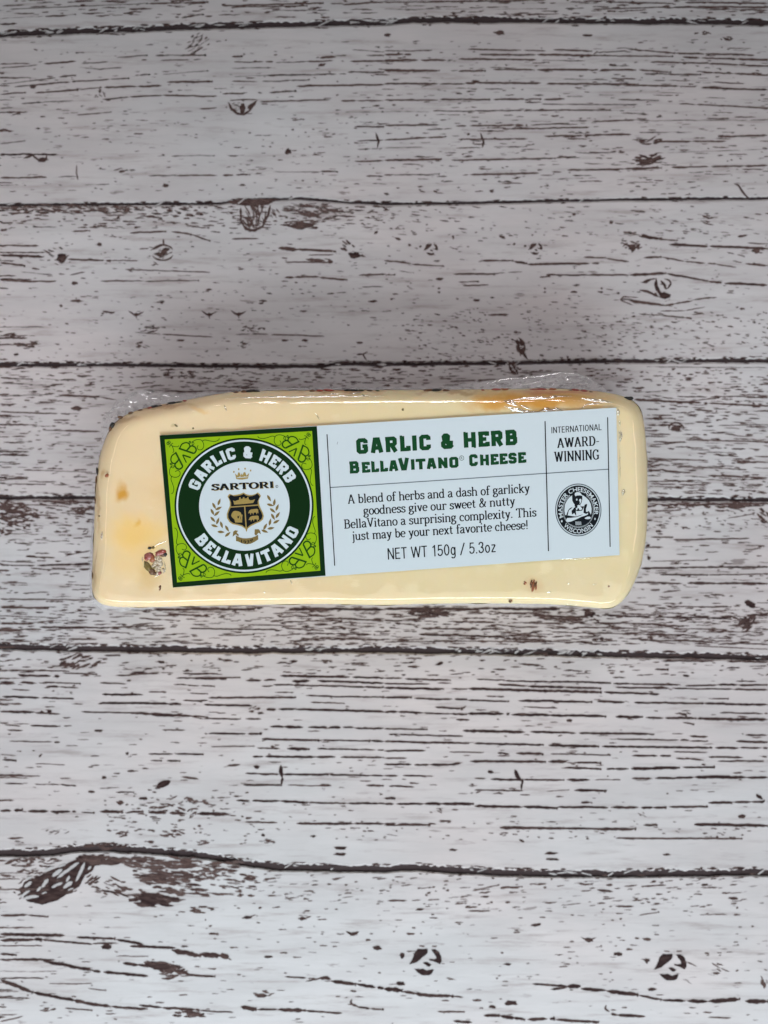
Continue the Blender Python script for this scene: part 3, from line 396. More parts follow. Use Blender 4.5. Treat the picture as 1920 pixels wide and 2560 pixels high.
# basket knot under the second joint
for k in range(2):
    mess('C', 1085, 8, 85, 12, 26, 9, .28, (-.3, .3), (25, 60))
rb('C', 12, .25, 1000,-5, 1060,15, 1130,0, 1200,-2)
rb('C', 9, .32, 1040,30, 1040,90, 1062,125, 1100,133, 1135,112, 1160,60, 1168,20)
rb('C', 10, .3, 1050,110, 1080,132, 1120,125)
mess('C', 1100, 60, 45, 50, 30, 5, .42, (1.0, 1.9), (30, 80)); mess('C', 1075, 100, 30, 22, 14, 7, .4, (.2, 1.2), (16, 40))
mess('C', 1180, 60, 25, 30, 8, 5, .5, (.5, 1.2), (12, 30))
bl('C', 1310, 110, 48, 12, .25); mess('C', 1310, 105, 75, 20, 16, 7, .35, (-.15, .15), (25, 60)); mess('C', 1350, 40, 130, 30, 40, 7, .55, (-.1, .3), (20, 70))
mess('C', 1420, 60, 110, 40, 30, 6, .6, (-.2, .2), (20, 50))
mess('C', 300, 40, 320, 22, 90, 8, .55, (-.1, .25), (20, 60))
mess('C', 720, 50, 180, 30, 40, 7, .6, (-.1, .4), (15, 40))
# second plank features
bl('C', 265, 250, 22, 17, .22); mess('C', 262, 252, 26, 18, 8, 6, .35, (-.8, .8), (14, 30)); mess('C', 230, 220, 45, 25, 10, 6, .6, (.3, .9), (12, 30))
rb('C', 7, .35, *arcp(703, 228, 48, 34, -150, -20)); rb('C', 7, .35, *arcp(703, 225, 48, 36, 160, 20)); bl('C', 712, 222, 20, 14, .3, -.9); bl('C', 690, 236, 14, 11, .4)
rb('C', 6, .35, 648,218, 680,205, 708,192, 742,205); rb('C', 7, .4, 705,168, 708,195); mess('C', 705, 230, 36, 22, 14, 5, .5, (-1.4, -.3), (14, 34))
bl('C', 1532, 238, 24, 18, .2); bl('C', 1522, 242, 10, 8, .1); mess('C', 1500, 200, 28, 22, 9, 7, .5, (.4, .9), (16, 36)); rb('C', 5, .3, 1555,240, 1580,245)
bl('C', 430, 192, 12, 7, .35); bl('C', 322, 359, 14, 6, .35); bl('C', 1625, 140, 10, 5, .35, -.6); bl('C', 263, 457, 7, 5, .45); bl('C', 903, 387, 12, 4, .35); bl('C', 1610, 438, 18, 5, .35)
bl('C', 1310, 480, 14, 4, .4); bl('C', 330, 436, 24, 6, .4)
for x, y in ((590,490),(905,490),(1032,488)):
    rb('C', 7, .35, x-35,y-12, x-10,y+6, x,y+10, x+12,y+2, x+32,y-8); bl('C', x, y+4, 12, 7, .3); rb('C', 5, .4, x-4,y+6, x+1,y+24)
for x in (645, 1085): mess('C', x, 555, 38, 18, 12, 6, .55); mess('C', x-30, 625, 30, 16, 9, 5, .55, (-.6, .4), (14, 30))
mess('C', 465, 488, 26, 8, 8, 6, .4); mess('C', 115, 622, 42, 16, 18, 7, .4, (-.3, .3), (14, 40)); mess('C', 45, 578, 20, 9, 5, 7, .4); bl('C', 70, 668, 11, 5, .3)
bl('C', 780, 606, 14, 5, .35); bl('C', 1232, 606, 14, 5, .35); bl('C', 1318, 606, 14, 5, .35); mess('C', 1138, 440, 14, 8, 5, 6, .35, (-.2, .2), (12, 26)); mess('C', 697, 440, 14, 8, 5, 6, .4, (-.2, .2), (12, 26))
rb('C', 8, .25, 1540,668, 1565,665, 1585,695); rb('C', 6, .3, 1565,668, 1590,655); bl('C', 1555, 617, 12, 5, .35)
mess('C', 850, 755, 150, 18, 30, 6, .5, (-.1, .1), (14, 40))
def poly(c, pts, sh):
    p = [P(c, x, y) for x, y in pts]; m = pk(p[0][1], p[0][0]); z = m.z(); b0 = len(m.v)
    q = []                                  # roughen the outline
    for a, b in zip(p, p[1:] + p[:1]):
        k_ = max(1, int(math.hypot(b[0]-a[0], b[1]-a[1]) / 4))
        for k in range(k_): q.append((a[0]+(b[0]-a[0])*k/k_ + rnd.uniform(-.5, .5), a[1]+(b[1]-a[1])*k/k_ + rnd.uniform(-.5, .5)))
    m.v += [T(x, y, z) for x, y in q]; m.sv += [sh] * len(q)
    for t in tessellate_polygon([[Vector((x, y, 0)) for x, y in q]]): m.f.append(tuple(b0 + k for k in t))
def round_knot(c, x, y, s, sh):
    """nail-head knot: dark crescents round a pale core"""
    def pp_(*xy): poly(c, [(x + (xy[i]-182)*s, y + (xy[i+1]-592)*s) for i in range(0, len(xy), 2)], sh)
    pp_(108,608, 119,589, 127,571, 133,554, 148,539, 171,541, 186,538, 190,547, 186,561, 171,574, 155,586, 139,599)
    pp_(203,542, 222,541, 238,552, 248,574, 250,595, 241,606, 227,599, 212,593, 196,589, 197,583, 215,585, 227,582, 224,571, 213,557)
    pp_(168,599, 186,596, 205,608, 197,617, 186,615)
    pp_(130,625, 151,628, 168,625, 186,634, 208,627, 216,630, 206,649, 194,654, 162,654, 145,641)
    poly(c, [(x - 30*s, y - 68*s), (x - 6*s, y - 66*s), (x - 8*s, y - 60*s), (x - 28*s, y - 62*s)], min(1, sh + .45)); poly(c, [(x + 24*s, y - 66*s), (x + 48*s, y - 66*s), (x + 44*s, y - 61*s), (x + 26*s, y - 61*s)], min(1, sh + .45))
    bl(c, x - 104*s, y - 24*s, 12*s, 11*s, sh + .05)
round_knot('D', 203, 212, .44, .30); round_knot('D', 655, 210, .44, .30)
round_knot('J', 182, 592, 1.0, .06); round_knot('J', 1240, 614, 1.0, .06)
bl('D', 1075, 208, 16, 12, .3, 0, 16, .6); mess('D', 1070, 205, 36, 24, 16, 7, .35, (-.9, .9), (12, 34)); mess('D', 1055, 165, 40, 30, 14, 6, .6)
rb('D', 8, .3, 1095,208, 1105,188); bl('D', 1612, 215, 17, 13, .45); mess('D', 1612, 218, 20, 14, 8, 5, .45)
# large eye knot
rb('D', 15, .2, 1176,338, 1175,371, 1186,393, 1199,416); rb('D', 11, .22, 1195,348, 1213,368, 1219,388); rb('D', 7, .3, 1210,341, 1232,347, 1240,360, 1230,377, 1217,387)
poly('D', [(1189,402), (1208,398), (1240,408), (1236,422), (1213,428), (1192,423)], .2)
rb('D', 8, .3, 1102,390, 1138,393, 1165,409, 1194,421); rb('D', 7, .3, 1108,355, 1127,357, 1148,344, 1178,338); bl('D', 1138, 350, 16, 7, .25, -.4)
rb('D', 5, .4, 1075,455, 1020,432, 1035,418, 1100,422)
mess('D', 585, 628, 26, 34, 16, 8, .28, (.7, 1.4), (18, 44)); rb('D', 10, .25, 575,600, 582,640, 605,668, 622,690); mess('D', 572, 575, 20, 12, 5, 5, .5)
mess('D', 556, 725, 24, 26, 12, 7, .3, (.2, 1.5), (14, 36)); rb('D', 6, .3, 540,700, 545,735, 565,748, 578,730)
bl('D', 62, 168, 14, 5, .35, .3); bl('D', 512, 160, 14, 5, .35, .3); bl('D', 400, 433, 16, 5, .35); bl('D', 822, 397, 13, 5, .35); bl('D', 298, 160, 5, 8, .4); bl('D', 1548, 470, 11, 5, .4); bl('D', 980, 97, 8, 7, .45); bl('D', 820, 62, 8, 6, .45); bl('D', 238, 341, 18, 5, .35)
for x in (238, 695, 940): bl('D', x, 398, 6, 4, .35); bl('D', x, 382, 5, 4, .4)
bl('D', 1012, 402, 6, 4, .3); bl('D', 110, 195, 6, 5, .4); bl('D', 562, 190, 6, 5, .4); bl('D', 1548, 155, 18, 5, .4, -.1); mess('D', 1400, 80, 22, 22, 8, 6, .45)
# third plank, right
bl('D', 1262, 985, 20, 13, .3); rb('D', 7, .3, *arcp(1262, 985, 32, 22, 160, 380)); rb('D', 5, .35, 1230,990, 1290,1000)
bl('C', 330, 900, 19, 10, .45); rb('C', 4, .3, 318,892, 345,892)
bl('C', 65, 958, 10, 4, .4)
# fourth plank
mess('E', 60, 240, 110, 40, 55, 8, .3, (-.3, .5), (20, 60)); bl('E', 60, 240, 30, 9, .3); rb('E', 8, .3, 0,270, 40,285, 100,285, 130,265); mess('E', 90, 290, 60, 20, 16, 7, .35); mess('E', 20, 325, 26, 14, 8, 8, .35)
mess('E', 350, 235, 60, 14, 14, 6, .35, (-.2, .2), (16, 50)); mess('E', 280, 200, 110, 10, 14, 6, .4, (-.1, .1), (20, 60))
mess('E', 375, 325, 12, 14, 4, 6, .4)
mess('F', 1400, 212, 260, 12, 50, 7, .3, (-.2, .1), (20, 60)); mess('F', 1640, 260, 22, 30, 12, 9, .25, (.5, 1.2), (16, 40)); bl('F', 1520, 172, 12, 5, .3)
bl('F', 1580, 640, 24, 14, .15, .5); rb('F', 6, .2, 1560,625, 1600,640, 1605,652)
mess('F', 1570, 715, 34, 34, 20, 10, .15, (-1.2, .2), (20, 50)); bl('F', 1565, 715, 18, 22, .15)
bl('F', 1140, 388, 9, 7, .2); bl('F', 1185, 325, 14, 5, .25); bl('F', 1475, 375, 12, 4, .35); bl('F', 1145, 440, 7, 9, .25)
bl('F', 890, 682, 24, 15, .12, .3); bl('F', 875, 665, 18, 5, .1); rb('F', 6, .2, 905,700, 930,718)
mess('F', 190, 676, 80, 22, 34, 9, .12, (-.3, .3), (24, 70)); mess('F', 160, 690, 60, 10, 10, 7, .2); mess('E', 1360, 665, 60, 8, 8, 6, .3)
bl('F', 1150, 785, 14, 5, .3); bl('F', 940, 790, 9, 8, .3)
# fifth plank
bl('G', 706, 622, 32, 14, .08, -.35, 20, .15); bl('G', 685, 636, 14, 8, .1, -.3); bl('G', 620, 685, 20, 6, .12); bl('G', 425, 392, 18, 5, .15); bl('G', 695, 95, 14, 6, .15)
rb('G', 16, .08, 1213,540, 1214,570, 1220,598); rb('G', 10, .08, 1222,595, 1215,625); bl('G', 1108, 549, 12, 7, .1); bl('G', 213, 311, 10, 7, .1); bl('G', 450, 594, 12, 6, .15); bl('G', 550, 491, 7, 6, .15); bl('G', 175, 498, 10, 5, .25, -.8)
bl('G', 245, 157, 12, 5, .1); bl('G', 555, 175, 10, 4, .15); bl('G', 1125, 316, 14, 5, .15); bl('G', 1178, 461, 10, 4, .15)
mess('G', 340, 95, 80, 32, 34, 9, .2, (-.5, -.1), (18, 54)); mess('G', 1100, 300, 20, 18, 8, 6, .3, (-.8, -.1), (12, 30)); mess('G', 750, 705, 160, 25, 26, 7, .45, (-.6, .4), (14, 40)); bl('G', 520, 702, 18, 10, .35)
mess('G', 830, 748, 20, 18, 6, 6, .3, (-1.2, -.4), (14, 30)); bl('G', 1270, 92, 14, 5, .15); mess('G', 1410, 92, 24, 7, 6, 6, .2, (-.1, .1), (14, 40))
rb('H', 15, .08, 565,560, 578,590, 592,610); rb('H', 9, .08, 600,600, 592,648); bl('H', 460, 570, 12, 7, .1)
bl('H', 240, 103, 16, 6, .15, -.3); bl('H', 1620, 676, 16, 8, .1, .5); bl('H', 1545, 762, 16, 8, .3); rb('H', 9, .1, 1620,700, 1640,700, 1645,690); bl('H', 800, 348, 12, 7, .25); bl('H', 1440, 120+730, 5, 5, .3)
mess('H', 340, 298, 18, 10, 5, 5, .3, (-.8, 0), (14, 30)); mess('H', 1300, 320, 20, 8, 5, 6, .25, (0, .6), (14, 30)); mess('H', 245, 738, 14, 8, 4, 5, .35, (.3, .8), (14, 26)); mess('H', 1120, 755, 18, 8, 4, 5, .35, (.3, .8), (14, 26))
for c, x, y in (('I',1470,105),('I',1470,131),('J',722,127),('J',728,153)): bl(c, x, y, 26, 6, .12)
bl('I', 1135, 48, 9, 6, .15); bl('I', 1355, 53, 9, 5, .15); mess('I', 530, 45, 26, 14, 9, 6, .4, (-1.0, .2), (14, 40)); mess('I', 740, 40, 50, 16, 14, 7, .4, (-.2, .6), (14, 40)); bl('I', 650, 78, 13, 5, .3)
mess('I', 250, 30, 60, 14, 8, 5, .6); mess('I', 870, 80, 30, 12, 8, 5, .4, (-.2, .2), (14, 34)); bl('J', 597, 73, 11, 5, .2, .5); bl('J', 1222, 132, 16, 5, .25); bl('J', 300, 112, 16, 5, .25)
mess('I', 460, 95, 90, 14, 20, 9, .1, (-.5, .1), (16, 44))
# sixth plank: large torn knot, feathers
def tk(*xy): return [(34.6 + .4166*xy[i], 103.7 + .4166*xy[i+1]) for i in range(0, len(xy), 2)]
poly('I', tk(790,95, 1010,90, 1010,165, 900,190, 880,235, 800,285, 740,400, 640,460, 520,540, 360,590, 200,555, 120,450, 170,350, 300,300, 420,240, 560,185, 700,120), .16)
for x0_, y0_, x1_, y1_, w_ in ((735,150,510,310,30), (795,150,705,345,30), (560,220,460,295,42), (665,350,575,415,40), (565,360,455,410,28), (415,320,350,410,36), (245,350,170,405,34), (320,500,160,525,30), (225,440,120,515,24), (635,290,605,350,24), (340,400,300,450,24), (480,200,380,235,26), (600,170,520,200,18), (860,190,830,225,26), (680,420,620,440,12), (250,300,190,330,22), (400,460,350,475,14)):
    pts_ = [P('I', *q) for q in tk(x0_, y0_, (x0_+x1_)/2 + 6, (y0_+y1_)/2 - 6, x1_, y1_)]
    CH.ribbon(pts_, w_*.2411*.8, .95, .35, 2.0, True, .2)
mess('I', 150, 250, 70, 40, 14, 5, .3, (-1.0, .3), (12, 30)); mess('I', 300, 290, 60, 14, 10, 6, .3, (-.5, .0), (14, 34)); mess('I', 100, 300, 40, 30, 14, 6, .3, (-.8, .4), (14, 34)); mess('I', 130, 200, 50, 30, 12, 6, .5, (-.6, .3), (14, 40)); mess('I', 400, 150, 60, 22, 26, 12, .15, (-.3, .3), (30, 60))
mess('I', 395, 240, 30, 20, 9, 8, .25, (-.9, -.2), (20, 50)); mess('I', 500, 155, 140, 18, 40, 9, .2, (-.1, .2), (30, 80)); mess('I', 700, 165, 180, 26, 46, 8, .4, (-.1, .25), (30, 80))
rb('I', 12, .15, 600,222, 680,232, 740,250, 780,262); rb('I', 9, .25, 640,215, 760,225, 850,232); mess('I', 750, 230, 140, 26, 34, 8, .35, (-.1, .3), (26, 70)); mess('I', 930, 200, 90, 34, 30, 7, .5, (-.4, .4), (20, 50)); bl('I', 655, 188, 28, 8, .12)
bl('I', 655, 325, 60, 22, .12, .1, 22, .4); rb('I', 14, .12, 555,335, 620,315, 700,315, 790,330); mess('I', 660, 328, 95, 26, 34, 9, .2, (-.1, .2), (24, 70)); mess('I', 480, 270, 80, 34, 24, 7, .4, (0, .6), (20, 50))
rb('I', 7, .15, 440,288, 520,300, 560,318); mess('I', 150, 165, 120, 22, 26, 7, .4, (-.5, .3), (20, 50)); mess('I', 100, 155, 50, 10, 10, 6, .4)
bl('I', 690, 612, 56, 17, .16, .1, 20, .4); mess('I', 740, 640, 55, 26, 20, 9, .22, (-.2, .6), (24, 60)); mess('I', 640, 606, 90, 12, 14, 7, .3, (0, .2), (24, 60))
bl('I', 460, 530, 20, 12, .12); bl('I', 797, 529, 15, 5, .12); mess('I', 870, 368, 50, 16, 12, 7, .35, (-.4, .3), (16, 40)); mess('I', 815, 822, 60, 14, 16, 9, .25, (-.2, .2), (24, 60))
for x, y in ((1068,404),(1308,410)): bl('I', x, y, 18, 7, .18, -.1); rb('I', 5, .4, x+10,y-4, x+38,y-12)
rb('I', 10, .15, 1495,465, 1520,478, 1552,465); bl('I', 1525, 476, 17, 8, .18); bl('I', 1630, 535, 18, 8, .15); bl('I', 1130, 742, 24, 8, .18); mess('I', 1150, 730, 40, 12, 8, 6, .4)
rb('I', 9, .3, 1520,755, 1515,775, 1545,790); bl('I', 1530, 722, 12, 4, .2); bl('I', 120, 740, 4, 4, .5); mess('I', 200, 800, 30, 8, 6, 6, .4, (-.4, 0), (20, 40))
rb('J', 6, .3, 850,488, 880,505, 918,490); bl('J', 885, 502, 22, 9, .18, .2); bl('J', 655, 437, 22, 7, .18, -.2); bl('J', 1010, 562, 18, 8, .18); bl('J', 535, 606, 16, 5, .22); bl('J', 1158, 715, 17, 7, .18); bl('J', 75, 689, 18, 8, .14)
bl('J', 548, 775, 26, 10, .15); bl('J', 470, 790, 18, 6, .2); bl('J', 400, 762, 18, 5, .3); bl('J', 1508, 321, 20, 6, .3); bl('J', 435, 314, 16, 4, .25); bl('J', 155, 370, 16, 5, .25); mess('J', 1640, 690, 20, 20, 8, 7, .4, (.8, 1.6), (16, 40)); bl('J', 1436, 645, 15, 6, .35); rb('J', 8, .3, 960,780, 955,798, 975,812)
mess('J', 1390, 640, 140, 50, 10, 5, .6, (.2, .6), (20, 50)); bl('J', 1136, 498, 18, 6, .5); bl('J', 115, 475, 18, 5, .4)
for o, m in PLANKS: m.build('grain_mark', o)
ch = mesh('paint_chip', CH.v, CH.f)
M_CHIP = simple('loose_limewash_chip', (0.385, 0.365, 0.365), 0.7, 0.2)
link('paint_chip', ch, M_CHIP, tabletop, 'stuff')

# ------------------------------------------------------------------ cheese materials
ZT = 0.0285
def cheese_mat():
    m, N, L, b = mat_new('pale_cheese')
    geo = N.new('ShaderNodeNewGeometry')
    n1 = N.new('ShaderNodeTexNoise'); n1.inputs['Scale'].default_value = 38; n1.inputs['Detail'].default_value = 3
    n2 = N.new('ShaderNodeTexNoise'); n2.inputs['Scale'].default_value = 260; n2.inputs['Detail'].default_value = 5
    for n in (n1, n2): L.new(geo.outputs['Position'], n.inputs['Vector'])
    sx = N.new('ShaderNodeSeparateXYZ'); L.new(geo.outputs['Position'], sx.inputs[0])
    def mix(fac, a, c):
        x = N.new('ShaderNodeMix'); x.data_type = 'RGBA'
        L.new(fac, x.inputs['Factor'])
        for s, k in ((a, 6), (c, 7)):
            if isinstance(s, tuple): x.inputs[k].default_value = s
            else: L.new(s, x.inputs[k])
        return x.outputs[2]
    def rng(s, a, b_, c=0., d=1.):
        r = N.new('ShaderNodeMapRange'); r.interpolation_type = 'SMOOTHSTEP'
        r.inputs['From Min'].default_value = a; r.inputs['From Max'].default_value = b_
        r.inputs['To Min'].default_value = c; r.inputs['To Max'].default_value = d
        L.new(s, r.inputs['Value']); return r.outputs[0]
    lr = rng(sx.outputs['X'], -0.045, 0.02)
    col = mix(lr, (0.82, 0.62, 0.375, 1), (0.76, 0.63, 0.375, 1))
    col = mix(rng(n1.outputs['Fac'], .35, .68, 0, .4), col, (0.84, 0.70, 0.47, 1))
    col = mix(rng(n2.outputs['Fac'], .58, .75, 0, .14), col, (0.95, 0.86, 0.66, 1))
    wob = N.new('ShaderNodeTexNoise'); wob.inputs['Scale'].default_value = 170; wob.inputs['Detail'].default_value = 3
    L.new(geo.outputs['Position'], wob.inputs['Vector'])
    wv = N.new('ShaderNodeVectorMath'); wv.operation = 'MULTIPLY_ADD'; L.new(wob.outputs['Color'], wv.inputs[0])
    wv.inputs[1].default_value = (.006, .006, .0); wv.inputs[2].default_value = (-.003, -.003, 0)
    ad = N.new('ShaderNodeVectorMath'); ad.operation = 'ADD'; L.new(geo.outputs['Position'], ad.inputs[0]); L.new(wv.outputs[0], ad.inputs[1])
    stains = [  # photo x, y, rx, ry, strength, colour
      (306, 1232, 18, 21, .98, (.66, .33, .05)), (343, 1304, 9, 11, .9, (.72, .36, .06)), (345, 1335, 74, 46, .75, (.90, .58, .17)),
      (322, 1390, 50, 66, .40, (.90, .60, .22)), (266, 1190, 10, 12, .55, (.55, .30, .12)), (497, 1025, 26, 9, .45, (.80, .45, .15)),
      (1235, 1000, 75, 24, .85, (.66, .33, .06)), (1365, 1003, 125, 24, .95, (.62, .29, .045)), (1460, 1000, 70, 18, .6, (.64, .36, .12)), (375, 1425, 34, 44, .5, (.70, .44, .14)),
      (1334, 1464, 26, 26, .35, (.68, .36, .16)), (420, 1245, 50, 50, .30, (.80, .52, .22)), (440, 1064, 9, 6, .4, (.35, .25, .1)), (400, 1013, 75, 9, .7, (.36, .17, .08)), (300, 1046, 40, 9, .5, (.40, .22, .10)), (850, 974, 130, 8, .65, (.42, .20, .10)), (1130, 974, 90, 7, .6, (.40, .22, .1)), (1400, 975, 110, 10, .7, (.50, .16, .07)), (240, 1240, 7, 90, .5, (.45, .26, .12)), (232, 1430, 6, 60, .45, (.45, .26, .12))]
    for px, py, rx, ry, st, c in stains:
        p = T(px, py, ZT)
        mp = N.new('ShaderNodeVectorMath'); mp.operation = 'SUBTRACT'; L.new(ad.outputs[0], mp.inputs[0]); mp.inputs[1].default_value = p
        sc_ = N.new('ShaderNodeVectorMath'); sc_.operation = 'MULTIPLY'; L.new(mp.outputs[0], sc_.inputs[0]); sc_.inputs[1].default_value = (1/(rx*S), 1/(ry*S), 0)
        ln = N.new('ShaderNodeVectorMath'); ln.operation = 'LENGTH'; L.new(sc_.outputs[0], ln.inputs[0])
        col = mix(rng(ln.outputs['Value'], .25, 1.35, st, 0.0), col, (*c, 1))
    L.new(col, b.inputs['Base Color'])
    b.inputs['Subsurface Weight'].default_value = 0.35; b.inputs['Subsurface Radius'].default_value = (1, .6, .3); b.inputs['Subsurface Scale'].default_value = 0.0025
    b.inputs['Roughness'].default_value = 0.6; b.inputs['Specular IOR Level'].default_value = 0.1
    bp = N.new('ShaderNodeBump'); bp.inputs['Strength'].default_value = .3; bp.inputs['Distance'].default_value = .0004
    L.new(n2.outputs['Fac'], bp.inputs['Height']); L.new(bp.outputs[0], b.inputs['Normal'])
    return m
def rind_mat():
    m, N, L, b = mat_new('herb_crusted_rind')
    geo = N.new('ShaderNodeNewGeometry')
    n = N.new('ShaderNodeTexNoise'); n.inputs['Scale'].default_value = 240; n.inputs['Detail'].default_value = 5; L.new(geo.outputs['Position'], n.inputs['Vector'])
    r = N.new('ShaderNodeValToRGB'); L.new(n.outputs['Fac'], r.inputs[0]); e = r.color_ramp.elements
    e[0].position = .38; e[0].color = (.05, .03, .02, 1); e[1].position = .62; e[1].color = (.52, .38, .24, 1)
    k = e.new(.48); k.color = (.22, .11, .06, 1)
    L.new(r.outputs[0], b.inputs['Base Color']); b.inputs['Roughness'].default_value = .5
    return m
def film_mat(name, white, rough, scale, bump, gl=1.0, tr=(0.97, 0.97, 0.97), cap=.09, ior=1.45):
    m = bpy.data.materials.new(name); m.use_nodes = True; N = m.node_tree.nodes; L = m.node_tree.links
    N.remove(N['Principled BSDF']); out = N['Material Output']
    g = N.new('ShaderNodeBsdfGlossy'); g.inputs['Roughness'].default_value = rough; g.inputs['Color'].default_value = (gl, gl, gl, 1)
    t = N.new('ShaderNodeBsdfTransparent'); t.inputs['Color'].default_value = (*tr, 1)
    d = N.new('ShaderNodeBsdfDiffuse'); d.inputs['Color'].default_value = (.75, .74, .74, 1)
    fr = N.new('ShaderNodeFresnel'); fr.inputs['IOR'].default_value = ior
    geo = N.new('ShaderNodeNewGeometry'); nz = N.new('ShaderNodeTexNoise'); nz.inputs['Scale'].default_value = scale; nz.inputs['Detail'].default_value = 2
    L.new(geo.outputs['Position'], nz.inputs['Vector'])
    bp = N.new('ShaderNodeBump'); bp.inputs['Strength'].default_value = bump; bp.inputs['Distance'].default_value = .001
    L.new(nz.outputs['Fac'], bp.inputs['Height'])
    for x in (g, fr, d): L.new(bp.outputs[0], x.inputs['Normal'])
    m1 = N.new('ShaderNodeMixShader'); m1.inputs[0].default_value = white; L.new(t.outputs[0], m1.inputs[1]); L.new(d.outputs[0], m1.inputs[2])
    cp = N.new('ShaderNodeMath'); cp.operation = 'MINIMUM'; cp.inputs[1].default_value = cap; L.new(fr.outputs[0], cp.inputs[0])
    m2 = N.new('ShaderNodeMixShader'); L.new(cp.outputs[0], m2.inputs[0]); L.new(m1.outputs[0], m2.inputs[1]); L.new(g.outputs[0], m2.inputs[2])
    L.new(m2.outputs[0], out.inputs['Surface']); return m
M_CHEESE = cheese_mat(); M_RIND = rind_mat()
M_FILM = film_mat('clear_vacuum_film', 0.0, 0.085, 90, 0.16, tr=(.985,.985,.985), cap=.058)
M_CRINK = film_mat('crinkled_film_edge', 0.33, 0.20, 110, 0.8, 1.0, (.93, .92, .92), .25, 1.6)
M_RIDGE = film_mat('film_ridge', 0.12, 0.16, 300, 0.3, cap=.6, ior=2.6)

pack = empty('vacuum_packed_cheese', (0, 0, 0))
pack['label'] = 'pale cheese wedge vacuum-packed in clear film with a green and white label'
pack['category'] = 'packed cheese'
# outline of the wedge as seen from above, photograph pixels, clockwise from lower left
OUT = [(229,1470),(231,1420),(233,1371),(236,1300),(238,1240),(243,1178),(250,1135),(262,1100),(280,1064),(305,1041),(347,1024),(405,1011),(463,1001),(521,989),(579,980),(637,977),(760,976),(880,975),(960,975),
       (1076,975),(1249,973),(1365,971),(1452,974),(1510,980),(1560,990),(1590,1005),(1606,1032),(1613,1079),(1617,1137),(1619,1200),(1619,1270),(1616,1343),(1606,1400),(1586,1458),(1563,1497),(1541,1517),(1515,1523),
       (1481,1519),(1430,1514),(1365,1510),(1191,1508),(1050,1510),(960,1513),(810,1510),(700,1511),(637,1512),(521,1514),(420,1517),(347,1519),(278,1517),(250,1511),(234,1496)]
def resample(pts, step, closed=True):
    P_ = pts + [pts[0]] if closed else pts
    out = []; carry = 0
    for a, b in zip(P_, P_[1:]):
        d = math.hypot(b[0]-a[0], b[1]-a[1]); t = carry
        while t < d: out.append((a[0]+(b[0]-a[0])*t/d, a[1]+(b[1]-a[1])*t/d)); t += step
        carry = t - d
    return out
def smooth(pts, it=4):
    n = len(pts)
    for _ in range(it): pts = [((pts[i-1][0]+2*pts[i][0]+pts[(i+1)%n][0])/4, (pts[i-1][1]+2*pts[i][1]+pts[(i+1)%n][1])/4) for i in range(n)]
    return pts
ring0 = smooth(resample(OUT, 7.0), 8); NR = len(ring0)
nrm = []
for i in range(NR):
    a = ring0[(i-2) % NR]; b = ring0[(i+2) % NR]; dx, dy = b[0]-a[0], b[1]-a[1]; l = math.hypot(dx, dy)
    nrm.append((-dy/l, dx/l))       # inward for this winding (y down)
for _ in range(10): nrm = [((nrm[i-1][0]+nrm[i][0]+nrm[(i+1)%NR][0])/3, (nrm[i-1][1]+nrm[i][1]+nrm[(i+1)%NR][1])/3) for i in range(NR)]
nrm = [(a/math.hypot(a, b), b/math.hypot(a, b)) for a, b in nrm]
R = 44.0; RZ = 0.0042
def r_at(i):
    x, y = ring0[i]
    if y > 1440: k = 17.0
    elif x < 300: k = 46.0
    elif x > 1560: k = 40.0
    else: k = 38.0
    return k
RR = [r_at(i) for i in range(NR)]
for _ in range(60): RR = [(RR[i-1] + RR[i] + RR[(i+1) % NR]) / 3 for i in range(NR)]
def top_shell(lift, und):
    v = []; rings = []
    def add(pts, z):
        rings.append(len(v))
        for i, (x, y) in enumerate(pts):
            q = mnoise.noise((x*.018, y*.018, 3)) * und
            v.append(T(x, y, z + q + lift))
    NB = 11
    for k in range(NB + 1):
        th = math.pi/2 * k / NB
        d = 1 - math.cos(th); z = ZT - RZ * (1 - math.sin(th))
        add([(ring0[i][0] + nrm[i][0]*d*RR[i], ring0[i][1] + nrm[i][1]*d*RR[i]) for i in range(NR)], z)
    inner = [(ring0[i][0] + nrm[i][0]*RR[i], ring0[i][1] + nrm[i][1]*RR[i]) for i in range(NR)]
    sa, sb = (455, 1262), (1400, 1248)
    NI = 16
    for k in range(1, NI + 1):
        t = k / NI; pts = []
        for x, y in inner:
            u = max(0, min(1, (x - 300) / (1560 - 300))); cx = sa[0]+(sb[0]-sa[0])*u; cy = sa[1]+(sb[1]-sa[1])*u
            pts.append((x + (cx-x)*t, y + (cy-y)*t))
        add(pts, ZT)
    f = []
    for r in range(len(rings) - 1):
        for i in range(NR):
            j = (i + 1) % NR; f.append((rings[r]+i, rings[r]+j, rings[r+1]+j, rings[r+1]+i))
    return v, f
v, f = top_shell(0, 0.00018)
link('cheese_paste', mesh('cheese_paste', v, f), M_CHEESE, pack, None, True)
v, f = top_shell(0.00018, 0.00024)
link('plastic_film', mesh('plastic_film', v, f), M_FILM, pack, None, True)
